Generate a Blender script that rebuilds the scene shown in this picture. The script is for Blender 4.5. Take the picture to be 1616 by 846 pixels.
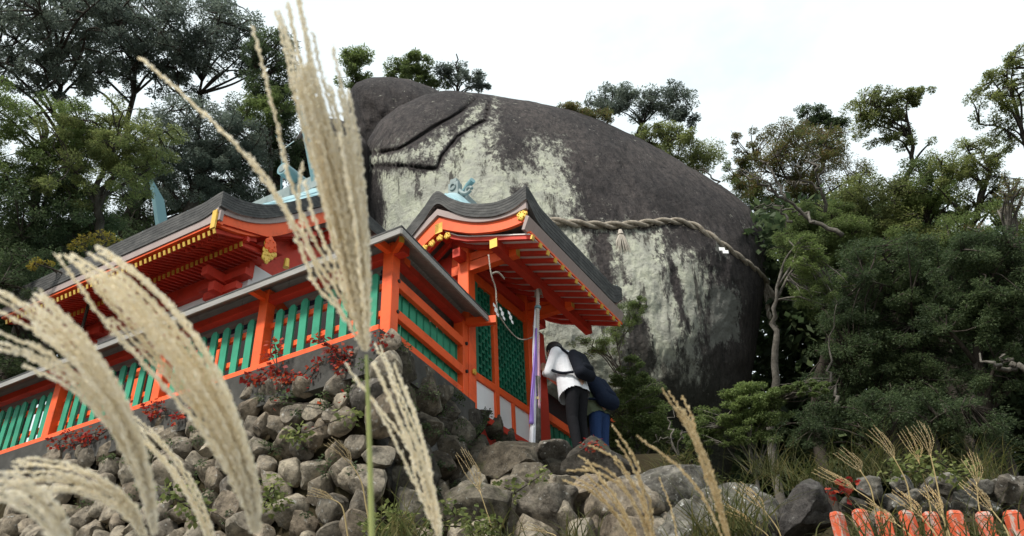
import bpy, bmesh, math, random
import numpy as np
from mathutils import Vector, Matrix, noise as mnoise

# ------------------------------------------------------------------ camera, sky, sun, exposure
for o in list(bpy.data.objects): bpy.data.objects.remove(o)
S = bpy.context.scene
COL = S.collection
F, CX, CY = 1279.0, 808.0, 423.0                     # focal length and centre in photograph pixels (1616 wide)
PITCH, ROLL = math.radians(32.4), math.radians(-2.7)
O = np.array([0.0, 0.0, 1.5])
fw = np.array([0, math.cos(PITCH), math.sin(PITCH)]); r0 = np.array([1.0, 0, 0]); u0 = np.cross(r0, fw)
rt = math.cos(ROLL) * r0 + math.sin(ROLL) * u0
up = -math.sin(ROLL) * r0 + math.cos(ROLL) * u0
cam = bpy.data.cameras.new('camera'); camo = bpy.data.objects.new('camera', cam); COL.objects.link(camo)
cam.sensor_width = 36; cam.lens = 36 * F / 1616; cam.clip_start = 0.05; cam.clip_end = 6000
Mc = Matrix(((rt[0], up[0], -fw[0], O[0]), (rt[1], up[1], -fw[1], O[1]), (rt[2], up[2], -fw[2], O[2]), (0, 0, 0, 1)))
camo.matrix_world = Mc
cam.dof.use_dof = True; cam.dof.focus_distance = 10.0; cam.dof.aperture_fstop = 7.0
S.camera = camo
SUN_EL, SUN_AZ = math.radians(47), math.radians(218)  # compass-style azimuth from +Y towards +X: from behind, to the left
w = bpy.data.worlds.new('World'); S.world = w; w.use_nodes = True
nt = w.node_tree; nt.nodes.clear()
sky = nt.nodes.new('ShaderNodeTexSky'); sky.sky_type = 'NISHITA'; sky.sun_disc = False
sky.sun_elevation = SUN_EL; sky.sun_rotation = SUN_AZ; sky.air_density = 1.0; sky.dust_density = 2.0
tc = nt.nodes.new('ShaderNodeTexCoord')
mp = nt.nodes.new('ShaderNodeMapping'); mp.inputs['Scale'].default_value = (1.0, 1.0, 2.0)
cn = nt.nodes.new('ShaderNodeTexNoise'); cn.inputs['Scale'].default_value = 1.9; cn.inputs['Detail'].default_value = 7; cn.inputs['Roughness'].default_value = 0.55
cr = nt.nodes.new('ShaderNodeValToRGB'); cr.color_ramp.elements[0].position = 0.22; cr.color_ramp.elements[1].position = 0.42; cr.color_ramp.elements[0].color = (.55, .55, .55, 1)
mx = nt.nodes.new('ShaderNodeMixRGB'); mx.inputs[2].default_value = (3.5, 3.88, 4.02, 1)
bg = nt.nodes.new('ShaderNodeBackground'); bg.inputs['Strength'].default_value = 0.132
wo = nt.nodes.new('ShaderNodeOutputWorld')
L = nt.links.new
L(tc.outputs['Generated'], mp.inputs[0]); L(mp.outputs[0], cn.inputs['Vector']); L(cn.outputs['Fac'], cr.inputs[0])
L(cr.outputs[0], mx.inputs[0]); L(sky.outputs[0], mx.inputs[1]); L(mx.outputs[0], bg.inputs[0]); L(bg.outputs[0], wo.inputs[0])
sl = bpy.data.lights.new('sun', 'SUN'); sl.energy = 2.2; sl.angle = math.radians(9); sl.color = (1.0, 0.95, 0.87)
so = bpy.data.objects.new('sun', sl); COL.objects.link(so)
sd = Vector((math.sin(SUN_AZ) * math.cos(SUN_EL), math.cos(SUN_AZ) * math.cos(SUN_EL), math.sin(SUN_EL)))
so.rotation_euler = sd.to_track_quat('Z', 'Y').to_euler(); so.location = (-20, -20, 40)
S.view_settings.view_transform = 'Standard'; S.view_settings.look = 'None'; S.view_settings.exposure = 1.12; S.view_settings.gamma = 1
S.view_settings.use_curve_mapping = False
S.render.engine = 'CYCLES'; S.render.resolution_x = 1024; S.render.resolution_y = 536
S.cycles.max_bounces = 12; S.cycles.diffuse_bounces = 9; S.cycles.transmission_bounces = 9; S.cycles.transparent_max_bounces = 6

# ------------------------------------------------------------------ survey helpers: sight lines from the camera meet planes of the place
def ray(px, py):
    d = fw + (px - CX) / F * rt + (CY - py) / F * up
    return d / np.linalg.norm(d)
def at(px, py, D): return O + ray(px, py) * D
def hd(deg): t = math.radians(deg); return np.array([math.sin(t), math.cos(t), 0.0])
def onvert(px, py, p0, az):
    h = hd(az); n = np.array([h[1], -h[0], 0]); d = ray(px, py)
    return O + d * (((p0 - O) @ n) / (d @ n))
def onz(px, py, z): d = ray(px, py); return O + d * ((z - O[2]) / d[2])
AZL, AZB, AZF = -61.6, 28.4, 22.0
a_, b_, f_ = hd(AZL), hd(AZB), hd(AZF)
C0 = at(612, 545, 8.5)                                 # foot of the corner post of the fence
W1 = onvert(738, 625, C0, AZF)                         # foot of the front column of the worship hall

# ------------------------------------------------------------------ generic helpers
def tag(o, label=None, cat=None, group=None, kind=None):
    if label: o['label'] = label
    if cat: o['category'] = cat
    if group: o['group'] = group
    if kind: o['kind'] = kind
    return o
def link(o, parent=None):
    COL.objects.link(o)
    if parent is not None: o.parent = parent
    return o
def empty(name, loc=(0, 0, 0), rz=0):
    o = bpy.data.objects.new(name, None); o.location = loc; o.rotation_euler = (0, 0, rz); o.empty_display_size = 0.2
    return link(o)
def mesh_obj(name, v, f, mat, parent=None, smooth=False, matidx=None):
    me = bpy.data.meshes.new(name); me.from_pydata([tuple(map(float, p)) for p in v], [], f)
    for m in (mat if isinstance(mat, (list, tuple)) else [mat]): me.materials.append(m)
    if matidx is not None: me.polygons.foreach_set('material_index', np.array(matidx, np.int32))
    if smooth: me.polygons.foreach_set('use_smooth', np.ones(len(me.polygons), bool))
    me.update()
    return link(bpy.data.objects.new(name, me), parent)
def quads_obj(name, v, mat, parent=None, k=4):
    """many separate k-gons, v is (n,k,3)"""
    n = len(v); me = bpy.data.meshes.new(name)
    me.vertices.add(n * k); me.vertices.foreach_set('co', np.ascontiguousarray(v, np.float32).ravel())
    me.loops.add(n * k); me.loops.foreach_set('vertex_index', np.arange(n * k, dtype=np.int32))
    me.polygons.add(n); me.polygons.foreach_set('loop_start', np.arange(0, n * k, k, dtype=np.int32)); me.polygons.foreach_set('loop_total', np.full(n, k, np.int32))
    me.materials.append(mat); me.update(); me.validate()
    return link(bpy.data.objects.new(name, me), parent)
class MB:
    def __init__(s): s.v = []; s.f = []; s.m = []
    def add(s, v, f, m=0):
        n = len(s.v); s.v += [tuple(map(float, p)) for p in v]; s.f += [tuple(i + n for i in q) for q in f]; s.m += [m] * len(f); return s
    def box(s, x0, x1, y0, y1, z0, z1, m=0):
        v = [(x0, y0, z0), (x1, y0, z0), (x1, y1, z0), (x0, y1, z0), (x0, y0, z1), (x1, y0, z1), (x1, y1, z1), (x0, y1, z1)]
        return s.add(v, [(0, 3, 2, 1), (4, 5, 6, 7), (0, 1, 5, 4), (1, 2, 6, 5), (2, 3, 7, 6), (3, 0, 4, 7)], m)
    def beam(s, p, q, w, h, m=0, upv=(0, 0, 1), mend=None):
        p, q = np.array(p, float), np.array(q, float); d = q - p; d /= np.linalg.norm(d)
        sd_ = np.cross(d, upv); sd_ /= np.linalg.norm(sd_); un = np.cross(sd_, d)
        v = [c + sx * w / 2 * sd_ + sz * h / 2 * un for c in (p, q) for sx, sz in ((-1, -1), (1, -1), (1, 1), (-1, 1))]
        s.add(v, [(0, 4, 5, 1), (1, 5, 6, 2), (2, 6, 7, 3), (3, 7, 4, 0), (0, 1, 2, 3)], m)
        n = len(s.v) - 8; s.f.append((n + 7, n + 6, n + 5, n + 4)); s.m.append(m if mend is None else mend)
        return s
    def tube(s, pts, rad, n=8, m=0, cap=True):
        pts = np.array(pts, float); k = len(pts)
        rad = np.full(k, rad) if np.isscalar(rad) else np.array(rad, float)
        t = np.gradient(pts, axis=0); t /= np.linalg.norm(t, axis=1)[:, None] + 1e-9
        ref = np.array([0.31, 0.22, 0.93]) if abs(t[0] @ np.array([.31, .22, .93])) < .9 else np.array([1., 0, 0])
        v = []; ang = np.arange(n) * 2 * math.pi / n
        for i in range(k):
            e1 = ref - t[i] * (ref @ t[i]); e1 /= np.linalg.norm(e1); e2 = np.cross(t[i], e1); ref = e1
            v += list(pts[i] + rad[i] * (np.cos(ang)[:, None] * e1 + np.sin(ang)[:, None] * e2))
        f = [(i * n + j, i * n + (j + 1) % n, (i + 1) * n + (j + 1) % n, (i + 1) * n + j) for i in range(k - 1) for j in range(n)]
        if cap: f += [tuple(range(n))[::-1], tuple((k - 1) * n + j for j in range(n))]
        return s.add(v, f, m)
    def build(s, name, mat, parent=None, smooth=False, bevel=0):
        o = mesh_obj(name, s.v, s.f, mat, parent, smooth, s.m)
        if bevel:
            bm = bmesh.new(); bm.from_mesh(o.data)
            bmesh.ops.bevel(bm, geom=bm.edges[:], offset=bevel, segments=1, affect='EDGES', clamp_overlap=True)
            bm.to_mesh(o.data); bm.free()
        return o
def inst(src, name, parent, loc=(0, 0, 0), rot=(0, 0, 0), scale=(1, 1, 1)):
    o = bpy.data.objects.new(name, src.data if hasattr(src, 'data') else src); o.location = loc; o.rotation_euler = rot; o.scale = scale
    return link(o, parent)
def nrmz(x): x = np.array(x, float); return x / np.linalg.norm(x)
def catmull(P, n):
    P = np.array(P, float); k = len(P)
    if k == 2: t = np.linspace(0, 1, n)[:, None]; return P[0] * (1 - t) + P[1] * t
    Q = np.vstack([2 * P[0] - P[1], P, 2 * P[-1] - P[-2]]); out = []
    for x in np.linspace(0, k - 1, n):
        i = min(int(x), k - 2); t = x - i; p0, p1, p2, p3 = Q[i:i + 4]
        out.append(.5 * (2 * p1 + (p2 - p0) * t + (2 * p0 - 5 * p1 + 4 * p2 - p3) * t * t + (3 * p1 - p0 - 3 * p2 + p3) * t ** 3))
    return np.array(out)
def sstep(x, e0=0., e1=1.): t = np.clip((x - e0) / (e1 - e0), 0, 1); return t * t * (3 - 2 * t)

# ------------------------------------------------------------------ materials
def newmat(name, rough=0.6, spec=0.3):
    m = bpy.data.materials.new(name); m.use_nodes = True; n = m.node_tree
    p = n.nodes['Principled BSDF']; p.inputs['Roughness'].default_value = rough; p.inputs['Specular IOR Level'].default_value = spec
    return m, n, p
def ramp(n, cols, pos=None):
    r = n.nodes.new('ShaderNodeValToRGB'); e = r.color_ramp.elements
    pos = pos or [i / (len(cols) - 1) for i in range(len(cols))]
    while len(e) < len(cols): e.new(0.5)
    for i, (c, p) in enumerate(zip(cols, pos)): e[i].position = p; e[i].color = (*c, 1)
    return r
def noise_node(n, scale, detail=4, rough=.55, coord='Object', stretch=None, seed=None):
    t = n.nodes.new('ShaderNodeTexCoord'); x = n.nodes.new('ShaderNodeTexNoise')
    x.inputs['Scale'].default_value = scale; x.inputs['Detail'].default_value = detail; x.inputs['Roughness'].default_value = rough
    src = t.outputs[coord] if coord != 'World' else n.nodes.new('ShaderNodeNewGeometry').outputs['Position']
    if stretch:
        mm = n.nodes.new('ShaderNodeMapping'); mm.inputs['Scale'].default_value = stretch; n.links.new(src, mm.inputs[0]); src = mm.outputs[0]
    n.links.new(src, x.inputs['Vector']); return x
def mixc(n, fac, c1, c2, mode='MIX'):
    x = n.nodes.new('ShaderNodeMixRGB'); x.blend_type = mode
    for s_, i in ((fac, 0), (c1, 1), (c2, 2)):
        if isinstance(s_, (int, float)): x.inputs[i].default_value = s_
        elif isinstance(s_, tuple): x.inputs[i].default_value = (*s_, 1)
        else: n.links.new(s_, x.inputs[i])
    return x.outputs[0]
def bump(n, p, h, strength=.3, dist=.02):
    b = n.nodes.new('ShaderNodeBump'); b.inputs['Strength'].default_value = strength; b.inputs['Distance'].default_value = dist
    n.links.new(h, b.inputs['Height']); n.links.new(b.outputs[0], p.inputs['Normal'])
def mat_noise(name, cols, scale=4, rough=.6, spec=.3, bmp=.2, coord='Object', stretch=None, pos=None, detail=5, bscale=None, bd=.02):
    m, n, p = newmat(name, rough, spec); x = noise_node(n, scale, detail, .6, coord, stretch)
    r = ramp(n, cols, pos); n.links.new(x.outputs['Fac'], r.inputs[0]); n.links.new(r.outputs[0], p.inputs['Base Color'])
    if bmp:
        y = noise_node(n, bscale or scale * 5, 5, .6, coord, stretch); bump(n, p, y.outputs['Fac'], bmp, bd)
    return m
def painted(name, base, worn, rough=.5):
    m, n, p = newmat(name, rough, .35)
    x = noise_node(n, 3.0, 6, .65, 'World'); r = ramp(n, [tuple(c * .68 for c in base), base, tuple(min(1, c * 1.08) for c in base)], [.3, .5, .75]); n.links.new(x.outputs['Fac'], r.inputs[0])
    y = noise_node(n, 22, 6, .7, 'World', (1, 1, .35)); k = ramp(n, [(0, 0, 0), (1, 1, 1)], [.62, .72]); n.links.new(y.outputs['Fac'], k.inputs[0])
    n.links.new(mixc(n, k.outputs[0], r.outputs[0], worn), p.inputs['Base Color'])
    bump(n, p, y.outputs['Fac'], .12, .01); return m
M = {}
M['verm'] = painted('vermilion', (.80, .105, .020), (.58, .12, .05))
M['verm_dark'] = painted('vermilion_dark', (.54, .042, .020), (.36, .04, .025), .6)  # deeper red for rafters, beams and walls
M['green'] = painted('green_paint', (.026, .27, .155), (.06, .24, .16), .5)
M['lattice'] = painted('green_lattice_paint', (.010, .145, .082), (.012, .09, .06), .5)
M['gold'] = mat_noise('gilt', [(.60, .36, .05), (.80, .52, .09)], 20, .35, .5, .05)
M['gold'].node_tree.nodes['Principled BSDF'].inputs['Metallic'].default_value = .25
M['white'] = mat_noise('white_plaster', [(.66, .66, .67), (.80, .80, .80)], 5, .8, .2, .05)
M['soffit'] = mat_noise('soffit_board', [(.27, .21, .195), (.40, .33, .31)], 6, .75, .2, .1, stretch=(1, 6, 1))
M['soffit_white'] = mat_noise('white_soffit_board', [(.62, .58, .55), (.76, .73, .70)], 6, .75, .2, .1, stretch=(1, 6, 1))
M['greywood'] = mat_noise('weathered_board', [(.15, .145, .135), (.29, .28, .265), (.42, .41, .39)], 5, .8, .2, .3, stretch=(.6, 6, 6))
M['roofedge'] = None
M['navy'] = mat_noise('dark_blue_band', [(.010, .013, .035), (.02, .025, .05)], 5, .5)
M['black'] = mat_noise('black_iron', [(.012, .012, .012), (.03, .03, .03)], 8, .5)
M['trunk'] = mat_noise('bark', [(.022, .018, .015), (.055, .046, .038), (.11, .098, .085)], 7, .9, .1, .6, stretch=(1, 1, .3), pos=[.25, .55, .8])
M['palebark'] = mat_noise('pale_bark', [(.045, .041, .036), (.11, .10, .085), (.20, .185, .165)], 9, .9, .1, .5, pos=[.25, .5, .75])
M['straw'] = mat_noise('straw_rope', [(.13, .11, .085), (.30, .26, .21), (.45, .41, .35)], 14, .9, .1, .6, pos=[.2, .5, .8])
M['paper'] = mat_noise('white_paper', [(.75, .75, .74), (.86, .86, .85)], 8, .8, .1, 0)

def roofedge_mat():
    m, n, p = newmat('roof_edge_wood', .75, .2)
    x = noise_node(n, 4.5, 9, .75, 'World', (1, 1, 2.5)); r = ramp(n, [(.028, .029, .031), (.070, .070, .069), (.15, .146, .14)], [.25, .5, .75]); n.links.new(x.outputs['Fac'], r.inputs[0])
    n.links.new(r.outputs[0], p.inputs['Base Color'])
    y = noise_node(n, 40, 5, .7, 'World', (1, 1, 3)); bump(n, p, y.outputs['Fac'], .4, .01); return m
M['roofedge'] = roofedge_mat()
def copper_mat():
    m, n, p = newmat('patinated_copper', .45, .4)
    x = noise_node(n, 2.5, 6, .6); r = ramp(n, [(.20, .34, .38), (.33, .49, .53), (.46, .60, .63)], [.25, .5, .8]); n.links.new(x.outputs['Fac'], r.inputs[0])
    n.links.new(r.outputs[0], p.inputs['Base Color']); p.inputs['Metallic'].default_value = .15
    bump(n, p, x.outputs['Fac'], .1, .02); return m
M['copper'] = copper_mat()
M['teal'] = mat_noise('teal_copper_plate', [(.13, .26, .29), (.20, .34, .37)], 3, .45, .4, .05)
M['greytile'] = mat_noise('grey_green_copper_ornament', [(.09, .12, .12), (.22, .27, .27), (.32, .37, .36)], 8, .6, .3, .2)

def stone_mat(name, cols, lichen=.5, moss=.35, tint=.25):
    m, n, p = newmat(name, .88, .15)
    oi = n.nodes.new('ShaderNodeObjectInfo')
    x = noise_node(n, 5, 8, .65, 'World'); r = ramp(n, cols, [.3, .5, .72]); n.links.new(x.outputs['Fac'], r.inputs[0])
    rr = ramp(n, [(.36, .36, .38), (1.0, .94, .84), (.66, .58, .50), (1.2, 1.17, 1.08), (.52, .50, .48)]); n.links.new(oi.outputs['Random'], rr.inputs[0])
    c = mixc(n, .85, r.outputs[0], rr.outputs[0], 'MULTIPLY')
    d2_ = noise_node(n, 13, 9, .78, 'World'); dr = ramp(n, [(.22, .21, .20), (.9, .9, .9), (1.35, 1.32, 1.25)], [.34, .5, .66]); n.links.new(d2_.outputs['Fac'], dr.inputs[0]); c = mixc(n, .9, c, dr.outputs[0], 'MULTIPLY')
    l = noise_node(n, 16, 6, .7, 'World'); lk = ramp(n, [(0, 0, 0), (1, 1, 1)], [.60, .67]); n.links.new(l.outputs['Fac'], lk.inputs[0])
    lm = n.nodes.new('ShaderNodeMath'); lm.operation = 'MULTIPLY'; lm.inputs[1].default_value = lichen; n.links.new(lk.outputs[0], lm.inputs[0])
    c = mixc(n, lm.outputs[0], c, (.48, .48, .45))
    g = noise_node(n, 3.2, 6, .7, 'World'); gk = ramp(n, [(0, 0, 0), (1, 1, 1)], [.56, .68]); n.links.new(g.outputs['Fac'], gk.inputs[0])
    geo = n.nodes.new('ShaderNodeNewGeometry'); sx = n.nodes.new('ShaderNodeSeparateXYZ'); n.links.new(geo.outputs['Normal'], sx.inputs[0])
    gm = n.nodes.new('ShaderNodeMath'); gm.operation = 'MULTIPLY_ADD'; gm.inputs[1].default_value = .5; gm.inputs[2].default_value = .5; n.links.new(sx.outputs['Z'], gm.inputs[0])
    g2 = n.nodes.new('ShaderNodeMath'); g2.operation = 'MULTIPLY'; n.links.new(gk.outputs[0], g2.inputs[0]); n.links.new(gm.outputs[0], g2.inputs[1])
    g3 = n.nodes.new('ShaderNodeMath'); g3.operation = 'MULTIPLY'; g3.inputs[1].default_value = moss; n.links.new(g2.outputs[0], g3.inputs[0])
    c = mixc(n, g3.outputs[0], c, (.055, .065, .02)); n.links.new(c, p.inputs['Base Color'])
    y = noise_node(n, 30, 7, .7, 'World'); bump(n, p, y.outputs['Fac'], .75, .02); return m
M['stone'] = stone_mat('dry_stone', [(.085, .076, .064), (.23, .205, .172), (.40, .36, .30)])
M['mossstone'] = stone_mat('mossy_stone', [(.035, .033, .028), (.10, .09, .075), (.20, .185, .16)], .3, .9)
M['darkboulder'] = stone_mat('dark_boulder', [(.05, .05, .053), (.085, .085, .09), (.15, .15, .155)], .15, .2)
M['paleboulder'] = stone_mat('lichen_boulder', [(.045, .043, .04), (.13, .125, .115), (.27, .265, .25)], .9, .45)
M['earth_plain'] = mat_noise('forest_floor', [(.014, .012, .008), (.035, .028, .016), (.06, .055, .028)], 3, .95, .05, .6, coord='World', bscale=14, bd=.05)

def ground_mat():
    m, n, p = newmat('forest_floor_and_bounce_gravel', .95, .05)
    x = noise_node(n, 3, 5, .6, 'World'); r = ramp(n, [(.014, .012, .008), (.035, .028, .016), (.06, .055, .028)]); n.links.new(x.outputs['Fac'], r.inputs[0])
    y = noise_node(n, 24, 6, .7, 'World'); g = ramp(n, [(.22, .21, .19), (.40, .385, .36), (.54, .525, .50)], [.3, .5, .7]); n.links.new(y.outputs['Fac'], g.inputs[0])
    a = n.nodes.new('ShaderNodeAttribute'); a.attribute_name = 'bounce_gravel'  # pale ground added out of view to throw light up into the eaves
    n.links.new(mixc(n, a.outputs['Fac'], r.outputs[0], g.outputs[0]), p.inputs['Base Color']); bump(n, p, y.outputs['Fac'], .6, .05); return m
M['earth'] = ground_mat()
def leaf_mat(name, cols, transl=.48, rough=.6):
    m = bpy.data.materials.new(name); m.use_nodes = True; n = m.node_tree; n.nodes.clear()
    out = n.nodes.new('ShaderNodeOutputMaterial'); geo = n.nodes.new('ShaderNodeNewGeometry')
    r = ramp(n, cols); n.links.new(geo.outputs['Random Per Island'], r.inputs[0])
    x = noise_node(n, .9, 3, .5, 'World'); rr = ramp(n, [(.72, .72, .74), (1.2, 1.16, 1.08)], [.35, .65]); n.links.new(x.outputs['Fac'], rr.inputs[0])
    c = mixc(n, 1.0, r.outputs[0], rr.outputs[0], 'MULTIPLY')
    p = n.nodes.new('ShaderNodeBsdfPrincipled'); p.inputs['Roughness'].default_value = rough; p.inputs['Specular IOR Level'].default_value = .35
    n.links.new(c, p.inputs['Base Color'])
    t = n.nodes.new('ShaderNodeBsdfTranslucent'); n.links.new(c, t.inputs['Color'])
    ms = n.nodes.new('ShaderNodeMixShader'); ms.inputs[0].default_value = transl
    n.links.new(p.outputs[0], ms.inputs[1]); n.links.new(t.outputs[0], ms.inputs[2]); n.links.new(ms.outputs[0], out.inputs[0])
    return m
M['lf_haze'] = leaf_mat('leaf_haze_blue_green', [(.085, .112, .094), (.125, .158, .132), (.175, .21, .172)], .55)  # lifted blue-grey leaf colour stands in for haze over the left trees
M['lf_mid'] = leaf_mat('leaf_mid_green', [(.082, .128, .040), (.145, .20, .068), (.215, .275, .10)])
M['lf_light'] = leaf_mat('leaf_light_green', [(.10, .135, .045), (.17, .205, .07), (.26, .285, .11)], .52)
M['lf_olive'] = leaf_mat('leaf_olive_rust', [(.09, .115, .035), (.14, .15, .05), (.22, .14, .06), (.12, .15, .06), (.10, .13, .045)])
M['lf_deep'] = leaf_mat('leaf_deep_green', [(.038, .064, .030), (.075, .112, .052), (.125, .168, .080)], .5)  # darkest of the green leaf palettes
M['lf_yellow'] = leaf_mat('leaf_yellow', [(.24, .19, .03), (.33, .26, .04), (.15, .15, .03)])
M['lf_red'] = leaf_mat('leaf_red', [(.22, .018, .018), (.36, .03, .025), (.45, .09, .03), (.16, .02, .03)])
M['grass'] = leaf_mat('grass_blade', [(.045, .060, .018), (.085, .098, .030), (.17, .145, .06)])
M['plume'] = leaf_mat('silver_grass_hair', [(.92, .85, .66), (.95, .90, .76), (.97, .94, .85)], .5, .8)
M['plume2'] = leaf_mat('golden_grass_hair', [(.50, .38, .20), (.64, .52, .31), (.76, .66, .45)], .5, .8)
M['stemgreen'] = mat_noise('grass_stem', [(.20, .26, .08), (.34, .34, .13)], 12, .5, .3, .05, stretch=(1, 1, .1))
M['stemtan'] = mat_noise('dry_stem', [(.34, .25, .11), (.48, .37, .19)], 12, .6, .3, .05)
# ------------------------------------------------------------------ the ground
v_ = -a_
vf_ = np.array([f_[1], -f_[0], 0])                      # outward from the right-hand fence
def ground_z(x, y):
    x = np.asarray(x, float); y = np.asarray(y, float)
    zr = np.interp(y, [-60, 0, 1.5, 5.0, 6.5, 8, 9.3, 11, 13, 20, 32, 60, 400], [0, 0, .15, 2.05, 2.95, 3.9, 4.72, 4.85, 5.0, 5.4, 6, 8, 8])
    zr = zr - .85 * sstep(x, 1.6, 3.2) * sstep(y, 6, 9)
    zr = zr - .42 * sstep(x, -1.2, -.2) * (1 - sstep(x, 2.6, 3.4)) * sstep(y, 5.6, 6.6) * (1 - sstep(y, 8.7, 9.3))
    dl = (C0[0] - x) * b_[0] + (C0[1] - y) * b_[1]        # in front of the left-hand wall
    zf = np.clip(3.0 - .42 * np.clip(dl, 0, 50), 0, 9) * sstep(y, 0.3, 2.0)
    plat = C0[2] - .08 + .05 * np.clip(-dl - 9, 0, 40)
    zl = np.where(dl > .30, zf, np.where(dl < .0, plat, zf + (plat - zf) * (.30 - dl) / .30))
    side = (x - C0[0]) * vf_[0] + (y - C0[1]) * vf_[1]
    # along the hall the bank leans against the right-hand wall
    z = zl + (np.minimum(zr, 99) - zl) * sstep(side, -.28, -.02)
    hill = 9.0 * np.exp(-((x - 3.5) / 8.0) ** 2 - ((y - 31) / 6.0) ** 2)
    far = sstep(np.hypot(x, y), 60, 300)
    n = .10 * np.sin(x * 1.7 + y * .6) * np.sin(y * 1.3 - x * .4) * sstep(y, 10, 14)
    return (z + hill + n) * (1 - far) + 4.0 * far
def gz(x, y): return float(ground_z(x, y))
def make_ground():
    xs = np.concatenate([[-3000, -800, -250, -100, -60], np.arange(-40, -12, 1.0), np.arange(-12, 12, .16), np.arange(12, 41, 1.0), [60, 100, 250, 800, 3000]])
    ys = np.concatenate([[-3000, -800, -200, -60], np.arange(-20, 1, 1.0), np.arange(1, 17, .16), np.arange(17, 61, 1.0), [100, 250, 800, 3000]])
    X, Y = np.meshgrid(xs, ys); Z = ground_z(X, Y); nx, ny = len(xs), len(ys)
    f = [(j * nx + i, j * nx + i + 1, (j + 1) * nx + i + 1, (j + 1) * nx + i) for j in range(ny - 1) for i in range(nx - 1)]
    o = mesh_obj('ground', np.stack([X, Y, Z], -1).reshape(-1, 3), f, M['earth'], None, True)
    xx, yy = X.ravel(), Y.ravel(); dl = (C0[0] - xx) * b_[0] + (C0[1] - yy) * b_[1]; sd_ = (xx - C0[0]) * vf_[0] + (yy - C0[1]) * vf_[1]
    yard = (dl < -.1) & (sd_ < -.1) & (dl > -7) & (xx > -12)                         # unseen pale gravel inside the fence, added to bounce light under the eaves
    front = (sd_ > -.1) & (sd_ < 2.6) & (yy > 9.7) & (yy < 13.5)                      # unseen pale gravel before the hall, added to bounce light upward
    bounce_near = (yy < 4.6) & (yy > -14) & (np.abs(xx) < 9)                                # unseen pale ground near the camera, added as a light reflector
    at_ = o.data.attributes.new('bounce_gravel', 'FLOAT', 'POINT'); at_.data.foreach_set('value', (yard | front | bounce_near).astype(np.float32))
    tag(o, kind='structure')
make_ground()

# ------------------------------------------------------------------ the great boulder
def poly_dist(px, py, P):
    """signed distance (inside positive) of points to closed polygon"""
    P = np.array(P, float); d = np.full(px.shape, 1e9); ins = np.zeros(px.shape, bool)
    for i in range(len(P)):
        x0, y0 = P[i]; x1, y1 = P[(i + 1) % len(P)]
        t = np.clip(((px - x0) * (x1 - x0) + (py - y0) * (y1 - y0)) / ((x1 - x0) ** 2 + (y1 - y0) ** 2 + 1e-9), 0, 1)
        d = np.minimum(d, np.hypot(px - x0 - t * (x1 - x0), py - y0 - t * (y1 - y0)))
        c = ((y0 > py) != (y1 > py)) & (px < (x1 - x0) * (py - y0) / (y1 - y0 + 1e-12) + x0); ins ^= c
    return np.where(ins, d, -d)
def line_dist(px, py, P):
    P = np.array(P, float); d = np.full(px.shape, 1e9); sgn = np.zeros(px.shape)
    for i in range(len(P) - 1):
        x0, y0 = P[i]; x1, y1 = P[i + 1]; L2 = (x1 - x0) ** 2 + (y1 - y0) ** 2
        t = np.clip(((px - x0) * (x1 - x0) + (py - y0) * (y1 - y0)) / L2, 0, 1)
        q = np.hypot(px - x0 - t * (x1 - x0), py - y0 - t * (y1 - y0)); cr_ = (x1 - x0) * (py - y0) - (y1 - y0) * (px - x0)
        k = q < d; d = np.where(k, q, d); sgn = np.where(k, np.sign(cr_), sgn)
    return d, sgn
ROCK_OUT = [(574, 250), (580, 222), (600, 190), (632, 166), (668, 150), (705, 143), (757, 147), (800, 154), (860, 164), (905, 175), (950, 190), (1000, 214), (1050, 240), (1100, 270), (1150, 300), (1183, 328),
            (1203, 360), (1209, 400), (1208, 440), (1200, 500), (1192, 560), (1180, 620), (1165, 690), (1150, 760), (1120, 800), (1050, 800), (980, 790), (900, 760), (800, 700), (700, 600), (620, 480), (585, 380), (572, 310)]
CR1 = [(560, 244), (600, 241), (628, 236), (650, 224), (690, 198), (725, 178), (745, 162), (757, 147)]
CR2 = [(560, 268), (584, 263), (640, 261), (668, 266), (690, 266), (696, 247), (722, 216), (748, 199), (766, 190), (770, 168), (773, 150)]
def rock_depth_plane(px, py):                            # the rock stands almost upright, about 16.5 m off
    d = fw[None] + ((px - CX) / F)[:, None] * rt[None] + ((CY - py) / F)[:, None] * up[None]; d /= np.linalg.norm(d, axis=1)[:, None]
    y = 17.2 + (px - 890) * .0016
    return y / np.maximum(d[:, 1], .2), d
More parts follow.
